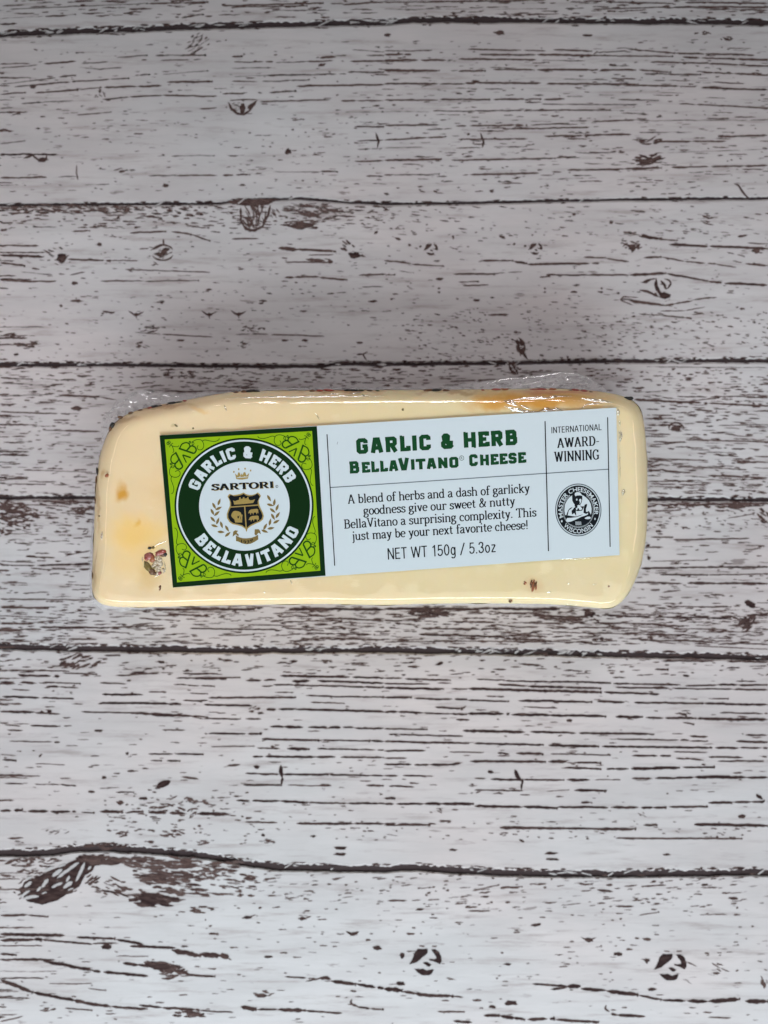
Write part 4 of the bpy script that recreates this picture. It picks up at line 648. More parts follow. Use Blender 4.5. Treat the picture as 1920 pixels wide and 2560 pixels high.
# sides: rind on the upper and left sides, bare paste on the others
def rindness(i):
    x, y = ring0[i]
    if y < 1060 or x < 262: return 1
    return 0
zs = [ZT - RZ, .022, .019, .014, .009, .004, .0012, 0.0003]
def side_v(i, z):
    x, y, _ = T(ring0[i][0], ring0[i][1], ZT - RZ); nx, ny = -nrm[i][0], nrm[i][1]   # outward in world
    t = 1 - z / (ZT - RZ)
    out = 0.0
    ny_ = ny; 
    if ring0[i][1] < 1040 and 330 < ring0[i][0] < 1560: out = 0.0012 * min(1, t * 1.4)
    elif ring0[i][1] < 1060: out = 0.0008 * min(1, t*1.4)
    if z < .012: out -= (0.0030 if ring0[i][1] > 1440 else 0.0016) * (1 - z/.012)**1.5
    out += 0.00035 * mnoise.noise((ring0[i][0]*.03, ring0[i][1]*.03, z*300))
    return (x + nx*out, y + ny*out, z)
for name, sel, mt in (('rind', 1, M_RIND), ('cheese_side', 0, M_CHEESE)):
    v = []; f = []; idx = {}
    for i in range(NR):
        for k, z in enumerate(zs): idx[(i, k)] = len(v); v.append(side_v(i, z))
    for i in range(NR):
        if rindness(i) != sel: continue
        j = (i + 1) % NR
        for k in range(len(zs) - 1): f.append((idx[(i,k)], idx[(i,k+1)], idx[(j,k+1)], idx[(j,k)]))
    used = sorted({a for q in f for a in q}); mp = {a: n for n, a in enumerate(used)}
    link(name, mesh(name, [v[a] for a in used], [tuple(mp[a] for a in q) for q in f]), mt, pack, None, True)

# ---- herb pieces
hcol = {'black': (.012, .011, .009), 'red': (.30, .05, .035), 'green': (.045, .05, .015), 'brown': (.13, .06, .025), 'olive': (.17, .12, .03), 'rust': (.30, .09, .03), 'pink': (.30, .085, .07), 'clear': (.52, .42, .30)}
HM = {k: simple('herb_' + k, c, .35 if k in ('red', 'pink', 'olive', 'clear') else .6, .5, 0, .3, .3, 1500) for k, c in hcol.items()}
def flake(name, px, py, z, rx, ry, rz, col, rot=0., parent=pack):
    """irregular pebble, radii in photograph pixels"""
    v = []; f = []; nu, nv = 9, 5; sd = rnd.random()*90
    for j in range(nv + 1):
        ph = math.pi * j / nv
        for i in range(nu):
            a = 2*math.pi*i/nu; r = 1 + .38*mnoise.noise((math.cos(a)*1.4+sd, math.sin(a)*1.4, ph))
            x = rx*S*r*math.sin(ph)*math.cos(a); y = ry*S*r*math.sin(ph)*math.sin(a); zz = rz*S*math.cos(ph)
            v.append((x*math.cos(rot)-y*math.sin(rot), x*math.sin(rot)+y*math.cos(rot), zz))
    for j in range(nv):
        for i in range(nu):
            k = (i+1) % nu; f.append((j*nu+i, (j+1)*nu+i, (j+1)*nu+k, j*nu+k))
    me = mesh(name, v, f); o = link(name, me, HM[col], parent, None, True); o.location = T(px, py, z); return o
EDGE = [(376,1019,9,4,'red'),(388,1016,12,5,'black'),(402,1015,8,4,'black'),(352,1024,7,3,'brown'),(434,1008,14,5,'black'),(450,1005,10,4,'black'),(418,1011,6,3,'brown'),(463,1001,6,3,'red'),
        (610,977,8,3,'brown'),(625,976,13,4,'black'),(641,976,9,3,'black'),(590,979,6,3,'brown'),(800,975,9,3,'red'),(822,974,13,3,'red'),(780,976,8,3,'brown'),(868,975,9,4,'black'),(885,975,12,4,'black'),(903,976,8,3,'green'),(925,976,9,3,'brown'),
        (945,976,6,3,'green'),(1068,975,14,4,'brown'),(1090,974,14,4,'black'),(1115,975,9,3,'brown'),(1143,979,5,3,'black'),(1203,979,6,4,'black'),(1207,974,5,3,'red'),(1240,972,12,3,'red'),(1262,973,9,3,'rust'),(1330,974,14,3,'red'),(1352,973,16,4,'red'),(1380,973,10,4,'rust'),
        (1405,979,9,5,'black'),(1412,985,7,4,'brown'),(1425,977,9,4,'black'),(1440,976,13,5,'red'),(1458,978,12,5,'red'),(1475,980,8,4,'brown'),(1570,994,9,4,'black'),
        (281,1063,6,8,'black'),(276,1072,4,7,'brown'),(243,1178,3,9,'black'),(240,1200,1.6,10,'brown'),(238,1252,1.4,8,'brown'),(232,1440,1.4,8,'brown'),(300,1043,7,4,'brown'),(327,1031,7,4,'brown')]
for px, py, rx, ry, c in EDGE:
    for q in range(2 if rx > 7 else 1):
        flake('herb_flake', px + q*rx*rnd.uniform(-.8, .8), py + (2 if py < 1040 else 0) + q*rnd.uniform(-2, 3), ZT-RZ + .0012 - q*.0016, rx*(1-.3*q), ry, 6, c, rnd.uniform(-.2, .2))
# cluster embedded in the face
zf = ZT
cl = [(373,1391,11,10,'pink',0.),(381,1397,8,9,'rust',.4),(366,1396,5,6,'red',.2),(404,1381,13,7,'red',.2),(396,1384,8,6,'pink',.5),(413,1386,5,5,'black',0.),(407,1388,7,4,'brown',.2),(374,1370,5,3.5,'black',0.),(383,1369,4,3,'olive',.3),
      (371,1418,8,15,'olive',.5),(380,1430,8,8,'brown',.6),(376,1424,4,12,'brown',.55),(364,1412,4,9,'olive',.3),(387,1434,6,4,'brown',.2)]
for _ in range(22):
    a_ = rnd.uniform(0, 6.28); q_ = math.sqrt(rnd.random()); cl.append((397 + 15*q_*math.cos(a_), 1413 + 22*q_*math.sin(a_), rnd.uniform(3, 6.5), rnd.uniform(3, 7), rnd.choice(('clear', 'clear', 'pink', 'clear', 'clear', 'olive')), rnd.uniform(0, 3)))
for px, py, rx, ry, c, r_ in cl: flake('herb_flake', px, py, zf - .0001, rx, ry, 4, c, r_)
for px, py, rx, ry, c in ((400,1467,3,3.5,'brown'),(400,1473,1.6,4,'brown'),(440,1064,4.5,2.5,'olive'),(483,1071,2.5,2.5,'olive'),(1007,1024,3,3,'olive'),(1275,1504,4,2.5,'brown'),(1279,1502,3,1.5,'rust'),(1522,1466,2.5,2.5,'rust'),(267,1189,4,5,'rust'),(1313,1456,4.5,2,'rust'),(1311,1460,3,2,'rust'),(248,1290,2.5,2,'olive')):
    flake('herb_flake', px, py, zf, rx, ry, 2.5, c, -.6)
for k in range(11):
    flake('herb_flake', 1334 + rnd.uniform(-8, 8), 1464 + rnd.uniform(-9, 9), zf + .0001, 2.0, rnd.uniform(5, 9), 2.5, 'rust' if k % 3 else 'brown', rnd.uniform(-.5, -.1))

# ---- loose film along the edges and raised wrinkles
def film_strip(inner, outer, z_in, z_out, amp, n=70, m=9, seed=0.):
    def at(pts, t):
        L = [0]
        for a, b in zip(pts, pts[1:]): L.append(L[-1] + math.hypot(b[0]-a[0], b[1]-a[1]))
        s = t*L[-1]
        for k in range(len(pts)-1):
            if s <= L[k+1] + 1e-9:
                u = (s-L[k]) / (L[k+1]-L[k]); a, b = pts[k], pts[k+1]; return (a[0]+(b[0]-a[0])*u, a[1]+(b[1]-a[1])*u)
        return pts[-1]
    v = []; f = []
    for i in range(n + 1):
        a = at(inner, i/n); b = at(outer, i/n)
        for j in range(m + 1):
            t = j/m; x = a[0]+(b[0]-a[0])*t; y = a[1]+(b[1]-a[1])*t
            e = 5 * mnoise.noise((x*.06, seed, 4)) * t
            z = z_in + (z_out-z_in)*t + amp * min(1, t*3) * (abs(mnoise.noise((x*.045, y*.045, seed))) * 1.6 + .6*mnoise.noise((x*.12, y*.12, seed)))
            v.append(T(x, y + e, max(z, .0004)))
    for i in range(n):
        for j in range(m):
            a = i*(m+1)+j; f.append((a, a+1, a+m+2, a+m+1))
    return link('film_seam', mesh('film_seam', v, f), M_CRINK, pack, None, True)
film_strip([(262,1110),(284,1062),(320,1036),(405,1012),(470,1000),(540,986)], [(254,1088),(258,1048),(292,1002),(345,976),(385,974),(430,985),(540,979)], .020, .011, .0026, seed=1.3)
film_strip([(1110,976),(1250,974),(1365,972),(1452,975),(1515,984)], [(1110,966),(1190,956),(1270,944),(1340,940),(1400,930),(1445,934),(1480,946),(1520,977)], .021, .013, .0026, seed=4.1)
film_strip([(540,988),(700,978),(900,976),(1110,976)], [(540,980),(700,970),(900,969),(1110,970)], .020, .012, .0008, seed=9.1)
film_strip([(236,1500),(262,1513),(340,1516),(420,1514)], [(228,1508),(258,1524),(300,1529),(420,1518)], .006, .0015, .0015, 40, 6, seed=2.2)
film_strip([(560,1510),(900,1508),(1191,1507),(1400,1510),(1545,1512)], [(560,1511),(900,1510),(1100,1512),(1300,1514),(1430,1516),(1550,1514)], .012, .008, .0010, 90, 5, seed=6.6)
film_strip([(236,1500),(232,1420),(238,1240)], [(226,1500),(222,1425),(235,1250)], .010, .004, .0008, 40, 4, seed=7.6)
def ridge(pts, r, z=None):
    """half-round fold standing up in the film, radius in photograph pixels"""
    pts = resample([p for p in pts], 3.0, False); n = len(pts)
    if n < 3: return
    v = []; f = []; m = 6
    for i, (x, y) in enumerate(pts):
        a = pts[max(0, i-1)]; b = pts[min(n-1, i+1)]; l = math.hypot(b[0]-a[0], b[1]-a[1]); tx, ty = (b[0]-a[0])/l, (b[1]-a[1])/l
        e = min(i, n-1-i)/(n*.35); rr = r*min(1, .15+e)*(1+.5*mnoise.noise((x*.11, y*.11, 2)))
        y += 1.5*mnoise.noise((x*.07, y*.07, 8))
        for k in range(m + 1):
            t = math.pi*k/m; o = rr*math.cos(t)
            zz = z if z else surf_z(dist_in(x, y)) + .0002
            v.append(T(x - ty*o, y + tx*o, zz + .55*rr*S*math.sin(t)))
    for i in range(n-1):
        for k in range(m): a = i*(m+1)+k; f.append((a, a+1, a+m+2, a+m+1))
    link('film_wrinkle', mesh('film_wrinkle', v, f), M_RIDGE, pack, None, True)
def dist_in(x, y): return min(math.hypot(x-a, y-b) for a, b in ring0)
def surf_z(d):
    if d >= R: return ZT
    c = 1 - d/R; return ZT - RZ*(1 - math.sqrt(max(0, 1 - c*c)))
for pts, r in [
  ([(1281,999),(1320,995),(1370,994),(1400,991),(1432,990)], 3.0), ([(1258,1001),(1275,1008),(1296,1014)], 4), ([(1270,998),(1290,1008)], 2.5),
  ([(1262,1016),(1290,1024),(1322,1031),(1352,1030)], 4.5), ([(1275,1026),(1300,1024)], 3), ([(1340,1032),(1362,1023),(1380,1026),(1392,1022),(1404,1026),(1410,1032)], 4), ([(1300,1012),(1330,1024)], 2.5),
  ([(1451,996),(1480,1000),(1520,1004),(1536,1008)], 3.5), ([(1230,1003),(1240,1005)], 3), ([(1446,1026),(1470,1010),(1510,1008)], 2),
  ([(1545,1022),(1546,1042)], 4), ([(1549,1052),(1550,1066)], 3), ([(1546,1078),(1552,1086),(1550,1106)], 4), ([(1552,1076),(1556,1095)], 2), ([(1551,1138),(1555,1142)], 3),
  ([(1560,1222),(1556,1242)], 4.5), ([(1549,1120),(1551,1200)], 1.3), ([(560,996),(640,993),(760,992),(860,991),(960,990)], 1.6), ([(820,990),(830,984),(850,986)], 2), ([(880,985),(905,980)], 2.5),
  ([(560,1012),(568,1030)], 1.8), ([(790,1034),(800,1050)], 1.5), ([(905,985),(912,992)], 2), ([(1372,1504),(1440,1512),(1510,1510)], 1.5), ([(256,1328),(254,1350)], 3.2), ([(266,1338),(270,1342)], 2),
  ([(355,1392),(357,1406)], 1.8), ([(410,1402),(414,1420),(406,1438)], 1.8), ([(386,1442),(398,1438)], 1.3),
  ([(418,1352),(400,1358),(384,1366)], 1.5), ([(1480,1462),(1494,1459)], 1), ([(1366,1482),(1378,1479)], 2.5), ([(1418,1458),(1424,1460)], 2), ([(725,1450),(732,1462)], 2), ([(660,1478),(663,1486)], 2), ([(650,1046),(655,1048)], 1.8), ([(1062,996),(1066,1000)], 2), ([(1150,1001),(1156,1003)], 2), ([(1340,1398),(1480,1396)], 1.2)]:
    ridge(pts, r)
for pts, r in [([(1200,961),(1270,948),(1340,943),(1400,932),(1440,936),(1478,949),(1510,975)], 1.1), ([(1398,936),(1412,950),(1440,954)], 2.6), ([(1290,965),(1350,955),(1400,952),(1422,940)], 1.8), ([(1430,962),(1470,958),(1490,968)], 1.6), ([(1330,968),(1380,962)], 1.3),
               ([(258,1056),(296,1008),(345,983),(385,979)], 1.2), ([(352,984),(372,996),(398,999)], 2.4), ([(290,1022),(312,1012),(334,1020)], 2.2), ([(270,1054),(282,1040),(300,1034)], 1.8), ([(392,985),(420,990),(450,992)], 1.6), ([(318,1000),(330,1008),(344,1004)], 2.2), ([(256,1084),(254,1112)], 1.5)]:
    ridge(pts, r, .0165)

# ------------------------------------------------------------------ label
ZL = ZT + 0.00062
label = empty('label', (0, 0, 0), pack)
LC = [(399, 1088.5), (1540.5, 1019), (1549, 1387.5), (432, 1469)]
def lerp(a, b, t): return (a[0]+(b[0]-a[0])*t, a[1]+(b[1]-a[1])*t)
def up_at(x):      # printed vertical at photograph column x
    t = (x - 415) / (1545 - 415); a = (-33/380.5, -1.0); b = (-8.5/368.5, -1.0)
    return lerp(a, b, t)
class Print:
    def __init__(s, layer): s.v = []; s.f = []; s.l = layer; s.n = 0
    def z(s): s.n += 1; return ZL + s.l * 1.0e-5 + (s.n % 7) * 1.1e-6
    def poly(s, pts):
        z = s.z(); b = len(s.v)
        for t in tessellate_polygon([[Vector((p[0], p[1], 0)) for p in pts]]):
            s.f.append(tuple(b + k for k in t))
        s.v += [T(p[0], p[1], z) for p in pts]
    def raw(s, pts, faces, ramp=False):
        z = s.z(); b = len(s.v); h_ = len(pts) // 2 if ramp else 1; s.v += [T(p[0], p[1], z + ((k % h_) * 1.5e-7 if ramp else 0)) for k, p in enumerate(pts)]; s.f += [tuple(b + k for k in q) for q in faces]
    def build(s, name, mat, lab=None, thick=False):
        me = mesh(name, s.v, s.f)
        import bmesh
        bm = bmesh.new(); bm.from_mesh(me)
        for fc in bm.faces:
            if fc.normal.z < 0: fc.normal_flip()
        bm.to_mesh(me); bm.free()
        o = link(name, me, mat, label)
        if lab: o['label'] = lab
        return o
def strokes_mesh(pts, wf, closed=False):
    """ribbon quads along pts; wf(tx,ty)->full width"""
    n = len(pts); L = []; Rr = []
    for i in range(n):
        if closed: a = pts[i-1]; b = pts[(i+1) % n]
        else: a = pts[max(0, i-1)]; b = pts[min(n-1, i+1)]
        c = pts[i]
        d1 = (c[0]-a[0], c[1]-a[1]); d2 = (b[0]-c[0], b[1]-c[1])
        l1 = math.hypot(*d1); l2 = math.hypot(*d2)
        if l1 < 1e-9: d1, l1 = d2, l2
        if l2 < 1e-9: d2, l2 = d1, l1
        t1 = (d1[0]/l1, d1[1]/l1); t2 = (d2[0]/l2, d2[1]/l2)
        tx, ty = t1[0]+t2[0], t1[1]+t2[1]; l = math.hypot(tx, ty) or 1; tx /= l; ty /= l
        cs = max(.5, tx*t1[0] + ty*t1[1]); w_ = wf(tx, ty)/2/cs
        L.append((c[0]-ty*w_, c[1]+tx*w_)); Rr.append((c[0]+ty*w_, c[1]-tx*w_))
    f = [(i, (i+1) % n, n+(i+1) % n, n+i) for i in range(n if closed else n-1)]
    return L + Rr, f
def ar(cx, cy, rx, ry, a0, a1, n=12):
    return [(cx + rx*math.cos(math.radians(a0+(a1-a0)*k/n)), cy + ry*math.sin(math.radians(a0+(a1-a0)*k/n))) for k in range(n+1)]
# --- roman face with thick stems and slab serifs, cap height 10
xh = 6.5
ft = lambda x, w_=1.25: [(x-w_, .28), (x+w_, .28)]
hd = lambda x, y=xh: [(x-1.2, y-.28), (x+.1, y-.28)]
ROM = {
 'a': (6.1, [ar(2.6,4.7,1.8,1.75,165,0)+[(4.4,1.2),(4.9,.3),(5.9,.4)], [(4.3,3.9),(2.2,3.5),(.9,2.5),(.8,1.1),(1.8,.2),(3.2,.5),(4.3,1.6)]]),
 'b': (6.7, [[(1.5,10),(1.5,.1)], hd(1.5,10), ar(3.5,3.3,2.3,3.1,150,-150,16)]),
 'c': (5.8, [ar(3.1,3.3,2.4,3.1,45,315,16), [(4.7,5.6),(4.7,4.5)]]),
 'd': (6.9, [[(5.2,10),(5.2,0)], hd(5.2,10), [(5.2,.28),(6.5,.28)], ar(3.1,3.3,2.3,3.1,35,325,16)]),
 'e': (5.9, [ar(3.1,3.3,2.4,3.1,5,315,16), [(.8,3.5),(5.4,3.5)]]),
 'f': (4.5, [ar(3.5,8.3,1.5,1.6,25,180,8)+[(2,0)], [(.4,6.2),(4.1,6.2)], ft(2,1.5)]),
 'g': (6.3, [ar(2.8,4.5,1.9,1.9,0,360,14), [(1.5,2.9),(1,2),(1.8,1.2),(4.2,.9),(5.4,0),(5.2,-1.6),(3.6,-2.7),(1.6,-2.6),(.5,-1.6),(1,-.3),(2,.6)], [(4.4,5.7),(5.9,6.3)]]),
 'h': (7.2, [[(1.5,10),(1.5,0)], hd(1.5,10), ar(3.5,4.5,2.1,1.8,160,0)+[(5.6,0)], ft(1.5), ft(5.6)]),
 'i': (3.3, [[(1.6,xh),(1.6,0)], hd(1.6), ft(1.6), [(1.6,9.8),(1.6,8.3)]]),
 'j': (3.2, [[(1.8,xh),(1.8,-1.6),(1.1,-2.6),(0,-2.4)], hd(1.8), [(1.8,9.8),(1.8,8.3)]]),
 'k': (6.8, [[(1.5,10),(1.5,0)], hd(1.5,10), [(5.1,6.3),(1.7,2.7)], [(2.7,3.8),(5.4,.2)], ft(1.5), ft(5.5), [(4,6.2),(6.3,6.2)]]),
 'l': (3.3, [[(1.6,10),(1.6,0)], hd(1.6,10), ft(1.6)]),
 'm': (10.6, [[(1.5,xh),(1.5,0)], hd(1.5), ar(3.3,4.5,2,1.8,160,0)+[(5.3,0)], ar(7.2,4.5,1.9,1.8,160,0)+[(9.1,0)], ft(1.5), ft(5.3), ft(9.1)]),
 'n': (7.2, [[(1.5,xh),(1.5,0)], hd(1.5), ar(3.5,4.5,2.1,1.8,160,0)+[(5.6,0)], ft(1.5), ft(5.6)]),
 'o': (6.2, [ar(3.1,3.25,2.4,3.05,0,360,20)]),
 'p': (6.8, [[(1.5,xh),(1.5,-3)], hd(1.5), ar(3.5,3.3,2.3,3.1,150,-150,16), [(.3,-2.8),(2.8,-2.8)]]),
 'r': (5.2, [[(1.5,xh),(1.5,0)], hd(1.5), ar(3.5,4.6,1.9,1.7,165,50,6), [(4.6,6.0),(4.7,5.0)], ft(1.5,1.4)]),
 's': (5.2, [[(4.3,5.2),(3.7,6.1),(2.4,6.3),(1.2,5.8),(1,4.6),(2,3.8),(3.4,3.2),(4.4,2.4),(4.4,1.1),(3.3,.3),(1.9,.2),(.9,1.1)], [(4.4,6.2),(4.4,4.8)], [(.8,1.7),(.8,.2)]]),
 't': (4.5, [[(2,8.6),(2,1.4),(2.7,.3),(4.1,.8)], [(.4,6.2),(4,6.2)]]),
 'u': (7.2, [[(1.5,xh),(1.5,2),(2.2,.6),(3.6,.3),(5.2,1.6)], [(5.4,xh),(5.4,0)], hd(1.5), hd(5.4), [(5.4,.28),(6.7,.28)]]),
 'v': (6.3, [[(1.2,6.3),(3.3,.2)], [(5.2,6.3),(3.3,.2)], [(0,6.2),(2.4,6.2)], [(4.2,6.2),(6.3,6.2)]]),
 'w': (9.0, [[(1.2,6.3),(3,.3)], [(4.6,6.3),(3,.3)], [(4.6,6.3),(6.3,.3)], [(8,6.3),(6.3,.3)], [(0,6.2),(2.4,6.2)], [(7,6.2),(9,6.2)]]),
 'x': (6.4, [[(1.3,6.3),(5.2,.2)], [(5,6.3),(1.3,.2)], [(.1,6.2),(2.6,6.2)], [(3.9,6.2),(6.1,6.2)], [(.2,.28),(2.4,.28)], [(3.9,.28),(6.4,.28)]]),
 'y': (6.3, [[(1.2,6.3),(3.4,.4)], [(5.2,6.3),(2.9,-1.4),(1.7,-2.7),(.6,-2.3)], [(0,6.2),(2.4,6.2)], [(4.2,6.2),(6.3,6.2)]]),
 'A': (8.6, [[(4.1,10),(1.1,.3)], [(4.3,10),(7.3,.3)], [(2.2,3.6),(6.2,3.6)], ft(1.1,1.1), ft(7.3,1.3)]),
 'B': (8.0, [[(1.9,10),(1.9,0)], [(.4,9.7),(4.4,9.7)]+ar(4.4,7.5,2,2.2,90,-90,8)+[(2,5.2)], ar(4.6,2.8,2.4,2.5,90,-90,8)+[(.4,.3)]]),
 'V': (8.4, [[(1.3,9.8),(4.2,.2)], [(7.1,9.8),(4.2,.2)], [(0,9.7),(2.8,9.7)], [(5.8,9.7),(8.4,9.7)]]),
 'T': (8.0, [[(4,10),(4,0)], [(.5,9.7),(7.5,9.7)], [(.6,9.9),(.6,7.9)], [(7.4,9.9),(7.4,7.9)], ft(4,1.6)]),
 'W': (12.2, [[(1.5,9.8),(3.9,.2)], [(6.1,9.6),(3.9,.2)], [(6.1,9.6),(8.5,.2)], [(10.8,9.8),(8.5,.2)], [(0,9.7),(3,9.7)], [(9.4,9.7),(12.2,9.7)]]),
 'R': (8.8, [[(1.9,10),(1.9,0)], [(.4,9.7),(4.6,9.7)]+ar(4.6,7.3,2.1,2.4,90,-90,8)+[(2,4.9)], [(4.4,4.9),(7.2,.3)], ft(1.9,1.5), [(6.7,.28),(8.6,.28)]]),
 'D': (8.6, [[(1.9,10),(1.9,0)], [(.4,9.7),(4,9.7)]+ar(4,5,3.4,4.7,90,-90,12)+[(.4,.3)]]),
 'I': (4.2, [[(2.1,10),(2.1,0)], [(.6,9.7),(3.6,9.7)], ft(2.1,1.5)]),
 'N': (9.2, [[(1.7,10),(1.7,0)], [(1.4,9.8),(7.5,.4)], [(7.5,10),(7.5,0)], [(.2,9.7),(1.9,9.7)], ft(1.7,1.2), [(6.2,9.7),(8.8,9.7)]]),
 'G': (8.8, [ar(4.6,5,3.6,4.7,48,330,16), [(7,9.6),(7,7.2)], [(7.3,4.3),(7.3,.6)], [(5.3,4.3),(8.6,4.3)]]),
 'S': (6.8, [[(5.7,7.6),(5,9.2),(3.4,9.7),(1.7,9.1),(1.2,7.5),(2.2,6),(4.4,4.9),(5.8,3.6),(5.8,1.6),(4.3,.4),(2.6,.3),(1.1,1.5)], [(5.9,9.7),(5.9,7.2)], [(.9,2.8),(.9,.3)]]),
 'O': (8.8, [ar(4.4,5,3.5,4.7,0,360,22)]),
 '&': (9.0, [[(8,5.9),(6.6,2.3),(4.6,.5),(2.6,.2),(1.1,1.3),(1.1,3.1),(2.6,4.8),(4.6,6.3),(5.2,7.8),(4.6,9.3),(3.4,9.7),(2.4,8.8),(2.4,7.3),(3.9,4.8),(6.2,1.8),(8.2,.3)], [(6.8,5.9),(8.9,5.9)]]),
 '.': (2.9, [[(1.4,1.3),(1.4,0)]]), '!': (3.2, [[(1.6,10),(1.6,2.8)], [(1.6,1.3),(1.6,0)]]), '-': (4.6, [[(.6,4),(4,4)]]), ' ': (3.4, []),
}
# --- chunky chamfered block capitals, cap height 10
_a, _b, _c, _d = 1.4, 6.3, 1.2, 8.8
BLK = {
 'A': (8.8, [[(3.6,9.9),(1.5,0)], [(5.0,9.9),(7.2,0)], [(3.0,8.9),(5.7,8.9)], [(2.4,3.2),(6.3,3.2)]]),
 'B': (8.2, [[(1.9,0),(1.9,10)], [(0.2,8.8),(5.6,8.8),(6.3,8.0),(6.3,6.2),(5.6,5.3),(2,5.3)], [(2,5.1),(5.9,5.1),(6.7,4.3),(6.7,2.1),(5.9,1.2),(.2,1.2)]]),
 'C': (8.0, [[(6.4,6.5),(6.4,8),(5.6,8.8),(2.4,8.8),(1.6,8),(1.6,2),(2.4,1.2),(5.6,1.2),(6.4,2),(6.4,3.5)]]),
 'E': (7.4, [[(1.9,0),(1.9,10)], [(.2,8.8),(6.7,8.8)], [(2,5),(5.7,5)], [(.2,1.2),(6.8,1.2)], [(6.2,9.9),(6.2,7)], [(6.4,3.1),(6.4,.1)]]),
 'G': (8.4, [[(6.5,6.7),(6.5,8),(5.7,8.8),(2.4,8.8),(1.6,8),(1.6,2),(2.4,1.2),(5.7,1.2),(6.5,2),(6.5,4.6)], [(4.2,4.8),(7.8,4.8)]]),
 'H': (8.8, [[(1.8,0),(1.8,10)], [(7,0),(7,10)], [(2,5),(7,5)], [(.3,9.2),(1.8,9.2)], [(7,.8),(8.5,.8)]]),
 'I': (3.8, [[(1.9,0),(1.9,10)]]),
 'L': (7.0, [[(1.9,0),(1.9,10)], [(.3,1.2),(6.4,1.2)], [(5.9,3.4),(5.9,.1)], [(.3,9.2),(2,9.2)]]),
 'N': (8.8, [[(1.8,0),(1.8,10)], [(7,0),(7,10)], [(1.5,9.6),(7.3,.5)], [(.3,9.2),(2,9.2)]]),
 'O': (8.2, [[(1.6,5),(1.6,8),(2.4,8.8),(5.8,8.8),(6.6,8),(6.6,2),(5.8,1.2),(2.4,1.2),(1.6,2),(1.6,5.2)]]),
 'R': (8.6, [[(1.9,0),(1.9,10)], [(.2,8.8),(5.8,8.8),(6.6,8),(6.6,5.6),(5.8,4.7),(2,4.7)], [(4.4,4.7),(7.1,0)]]),
 'S': (7.8, [[(6.2,6.8),(6.2,8),(5.4,8.8),(2.4,8.8),(1.6,8),(1.6,6.1),(2.4,5.3),(5.4,4.9),(6.2,4.1),(6.2,2),(5.4,1.2),(2.4,1.2),(1.6,2),(1.6,3.2)]]),
 'T': (7.8, [[(3.9,0),(3.9,10)], [(.3,8.8),(7.5,8.8)], [(1.1,9.9),(1.1,7.2)], [(6.7,9.9),(6.7,7.2)]]),
 'V': (8.8, [[(1.6,10),(3.9,.1)], [(7.2,10),(4.9,.1)], [(3.4,1),(5.4,1)]]),
 '&': (8.6, [[(6.9,5.2),(6.7,2.6),(5.4,1.2),(2.6,1.2),(1.6,2.2),(1.6,3.8),(2.6,5),(4.8,6.2),(5,8),(4.2,8.8),(2.9,8.8),(2.2,8),(2.4,6.4),(7.8,.6)]]),
 ' ': (4.2, []),
}
SAN = {
 'N': (6.0, [[(.8,0),(.8,10)], [(.9,9.7),(5.1,.3)], [(5.2,0),(5.2,10)]]), 'E': (5.0, [[(.8,0),(.8,10)], [(.8,9.5),(4.6,9.5)], [(.8,5.2),(4.2,5.2)], [(.8,.5),(4.7,.5)]]),
 'T': (5.0, [[(2.5,0),(2.5,9.6)], [(0,9.5),(5,9.5)]]), 'W': (8.6, [[(.4,10),(2.3,.2)], [(4.3,9.8),(2.3,.2)], [(4.3,9.8),(6.3,.2)], [(8.2,10),(6.3,.2)]]),
 'R': (5.6, [[(.8,0),(.8,10)], [(.8,9.5),(3.2,9.5)]+ar(3.2,7.3,1.7,2.2,90,-90,6)+[(.8,5.1)], [(3.2,5),(5,0)]]), 'A': (5.8, [[(2.8,9.9),(.3,0)], [(3.0,9.9),(5.5,0)], [(1.3,3.2),(4.5,3.2)]]),
 'I': (1.8, [[(.9,0),(.9,10)]]), 'O': (6.0, [ar(3,5,2.3,4.6,0,360,20)]), 'L': (4.6, [[(.8,0),(.8,10)], [(.8,.5),(4.5,.5)]]),
 '1': (4.6, [[(3,0),(3,10)], [(2.9,9.4),(2.2,8.4),(1,8)]]), '0': (5.2, [ar(2.6,4.95,1.9,4.5,0,360,20)]), '5': (5.2, [[(4.4,9.4),(1.4,9.4),(1.0,5.2),(2,5.9),(3.2,5.9),(4.4,4.9),(4.5,2.6),(3.8,1),(2.5,.4),(1.2,.9),(.7,2.4)]]),
 '3': (5.2, [[(.8,7.4),(1.2,8.9),(2.5,9.5),(3.9,8.9),(4.2,7.3),(3.5,5.7),(2.3,5.2)], [(2.3,5.2),(3.9,4.7),(4.5,2.8),(3.9,1.1),(2.5,.4),(1.1,1),(.6,2.7)]]),
 'g': (5.0, [ar(2.4,3.6,1.6,3.1,0,360,16), [(4.1,7),(4.1,-1),(3.3,-2.3),(1.9,-2.4),(.9,-1.5)]]), 'o': (4.9, [ar(2.4,3.4,1.7,3.1,0,360,16)]), 'z': (4.2, [[(.5,6.5),(3.8,6.5)], [(3.7,6.3),(.6,.6)], [(.4,.5),(4,.5)]]),
 '/': (4.0, [[(.2,-.6),(3.8,10.2)]]), '.': (1.9, [[(.95,1.2),(.95,0)]]), ' ': (2.6, []),
}
def glyph_run(text, font, thick, thin, track=0.3):
    """list of (verts, faces) in glyph units plus total advance"""
    x = 0; out = []
    for ch_ in text:
        adv, st = font[ch_]; wx = 1.04 if font is ROM and ch_.islower() else 1.0
        for s_ in st:
            cl_ = len(s_) > 4 and math.hypot(s_[0][0]-s_[-1][0], s_[0][1]-s_[-1][1]) < 1e-6
            p_ = s_[:-1] if cl_ else s_
            vv, ff = strokes_mesh(p_, lambda tx, ty: thin + (thick-thin)*abs(ty)**1.3, cl_)
            out.append(([(adv/2 + (a-adv/2)*wx + x, b) for a, b in vv], ff))
        x += adv + track
    return out, x - track
